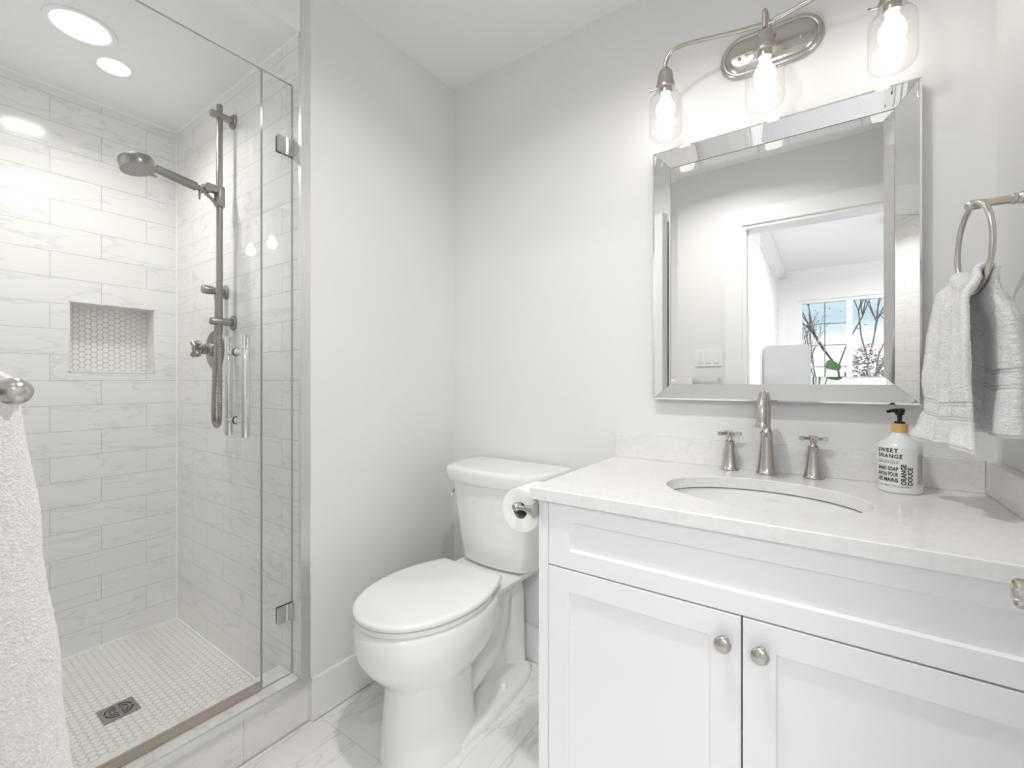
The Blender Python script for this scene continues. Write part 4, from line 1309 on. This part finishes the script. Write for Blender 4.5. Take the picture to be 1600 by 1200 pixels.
finish('paper', bm, M['paper'], tpr)
bm = bm_new()
lathe(bm, [(0.0216, 0.0003), (0.0203, 0.0003), (0.0203, PY1 - PY0 - 0.0003), (0.0216, PY1 - PY0 - 0.0003), (0.0216, 0.0003)], (PX, PY0, PZ), (0, 1, 0), 48, False, False)
finish('cardboard_core', bm, M['card'], tpr)

# ================================================================ ceiling lights; the bedroom ones are added fill
def downlight(x, y, z, w, label, r=0.05, color=(1.0, 0.985, 0.962), spread=150):
    t = thing('recessed_downlight', label, 'ceiling light', (x, y, z))
    bm = bm_new()
    lathe(bm, [(r + 0.018, 0.0), (r + 0.017, -0.004), (r + 0.006, -0.006), (r, -0.003), (r, 0.0)], (x, y, z - 0.0002), (0, 0, 1), 48, False, False)
    finish('trim_ring', bm, M['trim'], t)
    bm = bm_new()
    rows = [bm.verts.new((x + r * math.cos(2 * PI * i / 48), y + r * math.sin(2 * PI * i / 48), z - 0.0022)) for i in range(48)]
    bm.faces.new(list(reversed(rows)))
    finish('lens', bm, M['lens'], t, 0, recalc=False)
    ld = bpy.data.lights.new('downlight_lamp', 'AREA')
    ld.shape = 'DISK'; ld.size = 2 * r; ld.energy = w; ld.color = color; ld.spread = math.radians(spread)
    lo = bpy.data.objects.new('downlight_lamp', ld)
    COL.objects.link(lo)
    lo.parent = t
    lo.location = (0, 0, -0.007)
    return t
downlight(-0.44, 0.58, HC, POT_W, 'round recessed downlight in the bathroom ceiling', spread=150)
downlight(-1.94, 0.38, HS, SHOWER_POT_W, 'round recessed downlight over the shower', 0.07, spread=140)
downlight(1.35, -0.75, HC, FILL_POT_W * 0.6, 'added fill downlight, unseen in the bedroom ceiling nearest the doorway', 0.07, (0.97, 0.985, 1.0), 170)  # made-up bedroom lamp, out of view, lights through the doorway
downlight(1.5, -2.7, HC, FILL_POT_W * 0.6, 'added fill downlight, unseen in the bedroom ceiling nearest the window', 0.07, (0.97, 0.985, 1.0), 170)  # second made-up bedroom lamp, only lifts the bedroom's brightness
fx, fy_ = 0.66, -1.70  # invented soft lamp, out of view, fills the bathroom from the front
flm = thing('added_fill_lamp', 'wide round fill lamp added to the bedroom ceiling, out of view', 'ceiling light', (fx, fy_, HC))
bm = bm_new()
lathe(bm, [(0.0, 0), (0.27, 0), (0.27, -0.05), (0.262, -0.055), (0.255, -0.05), (0.255, -0.02), (0.0, -0.02)], (fx, fy_, HC - 0.0003), (0, 0, 1), 64, False, False)
finish('fill_lamp_base', bm, M['nickel'], flm)
bm = bm_new()
lathe(bm, [(0.0, -0.068), (0.10, -0.066), (0.20, -0.060), (0.254, -0.050), (0.254, -0.03)], (fx, fy_, HC), (0, 0, 1), 64, False, False)
finish('fill_diffuser', bm, emit('fill_lamp_glow', (0.98, 0.99, 1.0), FILL_LAMP_EMIT), flm)

# ================================================================ switch plate beside the door
swp = thing('light_switch', 'white three-gang light switch plate by the doorway, seen in the mirror', 'light switch', (-0.612, YD, 1.259))
bm = bm_new(); box(bm, -0.690, -0.534, YD + 0.0002, YD + 0.006, 1.204, 1.314, 0.002)
finish('plate', bm, M['trim'], swp)
for xx in (-0.657, -0.612, -0.567):
    bm = bm_new(); box(bm, xx - 0.0165, xx + 0.0165, YD + 0.005, YD + 0.0095, 1.226, 1.292, 0.0012)
    finish('rocker', bm, M['plastic'], swp)

# ================================================================ bedroom beyond the doorway (seen in the mirror)
BYF, BXR = -3.35, 2.6
bm = bm_new(); box(bm, -0.62, BXR + 0.1, BYF - 0.15, -0.12, -0.06, 0.0)
struct('floor_bedroom', bm, M['oak'], 'wood floor of the bedroom beyond the doorway', 'floor')
bm = bm_new(); box(bm, DOOR_L - 0.3, XR + 0.2, -0.12, 0.0, -0.06, 0.001)
struct('trim_5', bm, M['oak'], 'wood threshold in the doorway', 'threshold')
bm = bm_new(); box(bm, -0.62, BXR + 0.1, BYF - 0.15, -0.12, HC, HC + 0.08)
struct('ceiling_bedroom', bm, M['ceiling'], 'white bedroom ceiling, seen in the mirror', 'ceiling')
bm = bm_new(); box(bm, -0.62, -0.50, BYF, -0.12, 0, HC)
struct('wall_bedroom_left', bm, M['bed_wall'], 'white bedroom wall beyond the doorway, seen in the mirror', 'wall')
bm = bm_new(); box(bm, -0.50, -0.455, -1.2, -0.12, 0, HC)
struct('wall_hall', bm, M['bed_wall'], 'grey hall wall just outside the doorway, seen in the mirror', 'wall')
bm = bm_new(); box(bm, BXR, BXR + 0.1, BYF, -0.12, 0, HC)
struct('wall_bedroom_right', bm, M['bed_wall'], 'bedroom wall at the far right beyond the doorway', 'wall')
bm = bm_new(); box(bm, XR + 0.12, BXR, -0.12, 0.0, 0, HC)
struct('wall_bedroom_front', bm, M['bed_wall'], 'bedroom side of the doorway wall', 'wall')
WX0, WX1, WZ0, WZ1 = -0.285, 0.70, 0.72, 2.075
bm = bm_new()
box(bm, -0.62, WX0, BYF - 0.15, BYF, 0, HC)
box(bm, WX1, BXR + 0.1, BYF - 0.15, BYF, 0, HC)
box(bm, WX0, WX1, BYF - 0.15, BYF, 0, WZ0)
box(bm, WX0, WX1, BYF - 0.15, BYF, WZ1, HC)
struct('wall_bedroom_back', bm, M['bed_wall'], 'bedroom wall around the window, seen in the mirror', 'wall')
bm = bm_new()
fy0, fy1 = BYF - 0.09, BYF - 0.03
fw = 0.038
box(bm, WX0, WX0 + fw, fy0, fy1, WZ0, WZ1); box(bm, WX1 - fw, WX1, fy0, fy1, WZ0, WZ1)
box(bm, WX0 + fw, WX1 - fw, fy0, fy1, WZ0, WZ0 + fw); box(bm, WX0 + fw, WX1 - fw, fy0, fy1, WZ1 - fw, WZ1)
box(bm, 0.180, 0.235, fy0, fy1, WZ0 + fw, WZ1 - fw)
win = struct('window_1', bm, M['trim'], 'bedroom window with a gridded left sash, seen in the mirror', 'window')
bm = bm_new()
box(bm, -0.030, -0.018, BYF - 0.064, BYF - 0.056, WZ0 + fw, WZ1 - fw)
for k in range(1, 5):
    zz = WZ1 - fw - k * 0.252
    box(bm, WX0 + fw, 0.180, BYF - 0.064, BYF - 0.056, zz - 0.006, zz + 0.006)
struct('muntin_bars', bm, M['mirror_side'], '', '', parent=win)
bm = bm_new()
box(bm, WX0 + fw, 0.180, BYF - 0.055, BYF - 0.051, WZ0 + fw, WZ1 - fw)
box(bm, 0.235, WX1 - fw, BYF - 0.055, BYF - 0.051, WZ0 + fw, WZ1 - fw)
struct('window_pane', bm, M['winglass'], '', '', smooth=0, parent=win)
bm = bm_new(); box(bm, WX0 - 0.03, WX1 + 0.03, BYF - 0.03, BYF + 0.03, WZ0 - 0.03, WZ0, 0.003)
struct('window_sill', bm, M['trim'], '', '', parent=win)
bm = bm_new(); box(bm, -0.50, -0.392, BYF, BYF + 0.07, 0, HC - 0.09)
struct('trim_6', bm, M['trim'], 'white pilaster beside the bedroom window, seen in the mirror', 'pilaster')
bm = bm_new(); box(bm, -0.50, -0.488, BYF + 0.07, -2.45, 0, HC - 0.09)
struct('wall_brick', bm, M['brick'], 'white painted brick strip beside the pilaster, seen in the mirror', 'wall')
# crown moulding
CP = [(0.0, -0.105), (0.012, -0.105), (0.014, -0.09), (0.030, -0.075), (0.055, -0.040), (0.078, -0.022), (0.085, -0.010), (0.095, -0.010), (0.095, 0.0), (0.0, 0.0)]
bm = bm_new()
loft(bm, [[(x, BYF + d, HC + h) for d, h in CP] for x in (-0.50, BXR)])
struct('trim_7', bm, M['trim'], 'white crown moulding above the bedroom window, seen in the mirror', 'moulding')
bm = bm_new()
loft(bm, [[(-0.50 + d, y, HC + h) for d, h in CP] for y in (-1.2, BYF)])
struct('trim_8', bm, M['trim'], 'white crown moulding along the left bedroom wall, seen in the mirror', 'moulding')
# headboard-like upholstered panel
bm = bm_new(); box(bm, -0.487, -0.116, -1.66, -1.58, 0.0, 1.430, 0.022, 4)
hb = finish('headboard', bm, M['uphol'], None)
tag(hb, 'pale grey upholstered headboard in front of the bedroom window, seen in the mirror', 'headboard')
# potted plant on the bedroom floor
pl = thing('potted_plant', 'green broad-leaved plant in a pot beside the bedroom window, seen in the mirror', 'plant', (-0.105, -2.62, 0))
bm = bm_new(); lathe(bm, [(0.0, 0), (0.10, 0), (0.13, 0.25), (0.135, 0.26), (0.125, 0.26), (0.12, 0.235), (0.0, 0.235)], (-0.105, -2.62, 0.0), (0, 0, 1), 28, False, False)
finish('pot', bm, M['pot'], pl)
bm = bm_new(); lathe(bm, [(0.0, 0.0), (0.119, 0.0), (0.0, 0.01)], (-0.105, -2.62, 0.228), (0, 0, 1), 24, False, False)
finish('soil', bm, M['soil'], pl)
rnd = random.Random(4)
for k in range(9):
    an = k * 2.4
    top = Vector((-0.105 + 0.10 * math.cos(an), -2.62 + 0.10 * math.sin(an), 0.72 + 0.065 * k))
    bm = bm_new()
    tube(bm, catmull([(-0.105 + 0.03 * math.cos(an), -2.62 + 0.03 * math.sin(an), 0.235), (-0.105 + 0.04 * math.cos(an), -2.62 + 0.04 * math.sin(an), top.z * 0.6), tuple(top)], 5), 0.005, 8)
    st = finish('stem', bm, M['leaf'], pl)
    bm = bm_new()
    d = Vector((math.cos(an), math.sin(an), 0.55)).normalized(); sdv = Matrix.Rotation(1.05 + 0.3 * math.sin(k * 1.7), 3, d) @ Vector((-math.sin(an), math.cos(an), 0))
    rows = []
    for i in range(9):
        t = i / 8
        w = 0.065 * math.sin(PI * min(1, t * 0.96 + 0.03)) ** 0.8
        c = top + d * (0.15 * t) + Vector((0, 0, -0.06 * t * t))
        rows.append([c - sdv * w + Vector((0, 0, 0.012)), c, c + sdv * w + Vector((0, 0, 0.012)), c + Vector((0, 0, -0.002))])
    loft(bm, rows)
    finish('leaf', bm, M['leaf'], st, 60)

# ================================================================ outside the bedroom window
bm = bm_new(); box(bm, -30, 30, -60, BYF - 0.4, -3.1, -3.0)
struct('ground_outside', bm, M['lawn'], 'distant ground outside the bedroom window', 'ground')
def bare_tree(name, x, y, h, label, group, seed, leafmat, nleaf):
    rnd = random.Random(seed)
    t = thing(name, label, 'tree', (x, y, -3.0), group)
    bm = bm_new()
    tips = []
    def grow(p, d, ln, r, depth):
        q = p + d * ln
        m = p + d * ln * 0.5 + Vector((rnd.uniform(-1, 1), rnd.uniform(-1, 1), 0)) * ln * 0.05
        tube(bm, [p, m, q], [r, r * 0.88, r * 0.76], 6 if depth else 10)
        tips.append((q, depth))
        if depth >= 4: return
        for _ in range(3 if depth < 3 else 2):
            nd_ = (d + Vector((rnd.uniform(-1, 1), rnd.uniform(-1, 1), rnd.uniform(-0.15, 0.6))) * 0.62).normalized()
            grow(q, nd_, ln * rnd.uniform(0.6, 0.8), r * 0.66, depth + 1)
    grow(Vector((x, y, -3.0)), Vector((0, 0, 1)), h * 0.36, h * 0.007, 0)
    finish('trunk', bm, M['bark'], t)
    bm = bm_new()
    for _ in range(nleaf):
        p, dp = rnd.choice([a for a in tips if a[1] >= 2])
        c = p + Vector((rnd.gauss(0, 1), rnd.gauss(0, 1), rnd.gauss(0, 1))) * h * 0.035
        n_ = Vector((rnd.uniform(-1, 1), rnd.uniform(-1, 1), rnd.uniform(-1, 1))).normalized()
        a, b = frame_axes(n_)
        s_ = rnd.uniform(0.03, 0.06)
        bm.faces.new([bm.verts.new(c + a * (s_ * u_) + b * (s_ * 0.6 * w_)) for u_, w_ in ((-1, 0), (0, -1), (1, 0), (0, 1))])
    fo = finish('foliage', bm, leafmat, t, 0, recalc=False)
    fo['kind'] = 'stuff'
bare_tree('bare_tree', 0.62, -13.0, 7.4, 'tall bare tree outside the right window pane, seen in the mirror', 'trees outside the window', 21, M['shrub'], 160)
bare_tree('bare_tree', -0.35, -19.0, 6.8, 'small bare tree behind the gridded window sash, seen in the mirror', 'trees outside the window', 8, M['shrub'], 120)
def shrub(x, y, z0, r, h, label, seed, mats, n):
    rnd = random.Random(seed)
    t = thing('garden_shrub', label, 'shrub', (x, y, -3.0), 'shrubs outside the window')
    bm = bm_new()
    for k in range(7):
        a = 2 * PI * k / 7
        tube(bm, [(x + 0.1 * math.cos(a), y + 0.1 * math.sin(a), -3.0), (x + 0.4 * r * math.cos(a), y + 0.4 * r * math.sin(a), -3.0 + h * 0.5), (x + 0.7 * r * math.cos(a), y + 0.7 * r * math.sin(a), -3.0 + h * 0.9)], [0.04, 0.03, 0.012], 6)
    finish('stems', bm, M['bark'], t)
    bm = bm_new()
    for _ in range(n):
        while True:
            v = Vector((rnd.uniform(-1, 1), rnd.uniform(-1, 1), rnd.uniform(-1, 1)))
            if 0.25 < v.length < 1: break
        c = Vector((x + v.x * r, y + v.y * r, -3.0 + h * 0.55 + v.z * h * 0.47))
        n_ = Vector((rnd.uniform(-1, 1), rnd.uniform(-1, 1), rnd.uniform(-1, 1))).normalized()
        a, b = frame_axes(n_)
        s_ = rnd.uniform(0.018, 0.045)
        f = bm.faces.new([bm.verts.new(c + a * (s_ * u_) + b * (s_ * 0.6 * w_)) for u_, w_ in ((-1, 0), (0, -1), (1, 0), (0, 1))])
        f.material_index = rnd.choice([0, 0, 1, 1, 2])
    fo = finish('foliage', bm, mats, t, 0, recalc=False)
    fo['kind'] = 'stuff'
M['blossom'] = plain('pale_blossom', (0.72, 0.68, 0.68), 0.7)
shrub(0.62, -7.4, -3, 0.55, 4.75, 'pale blossoming shrub below the bare tree, seen in the mirror', 2, [M['shrub'], M['blossom'], M['leaf_red']], 6500)
shrub(1.75, -8.6, -3, 0.55, 4.6, 'reddish shrub at the right of the window view, seen in the mirror', 6, [M['leaf_red'], M['shrub'], M['leaf_red']], 5000)
shrub(-0.75, -9.8, -3, 0.6, 4.8, 'dark green shrub behind the plant, seen in the mirror', 11, [M['shrub'], M['leaf'], M['shrub']], 5000)
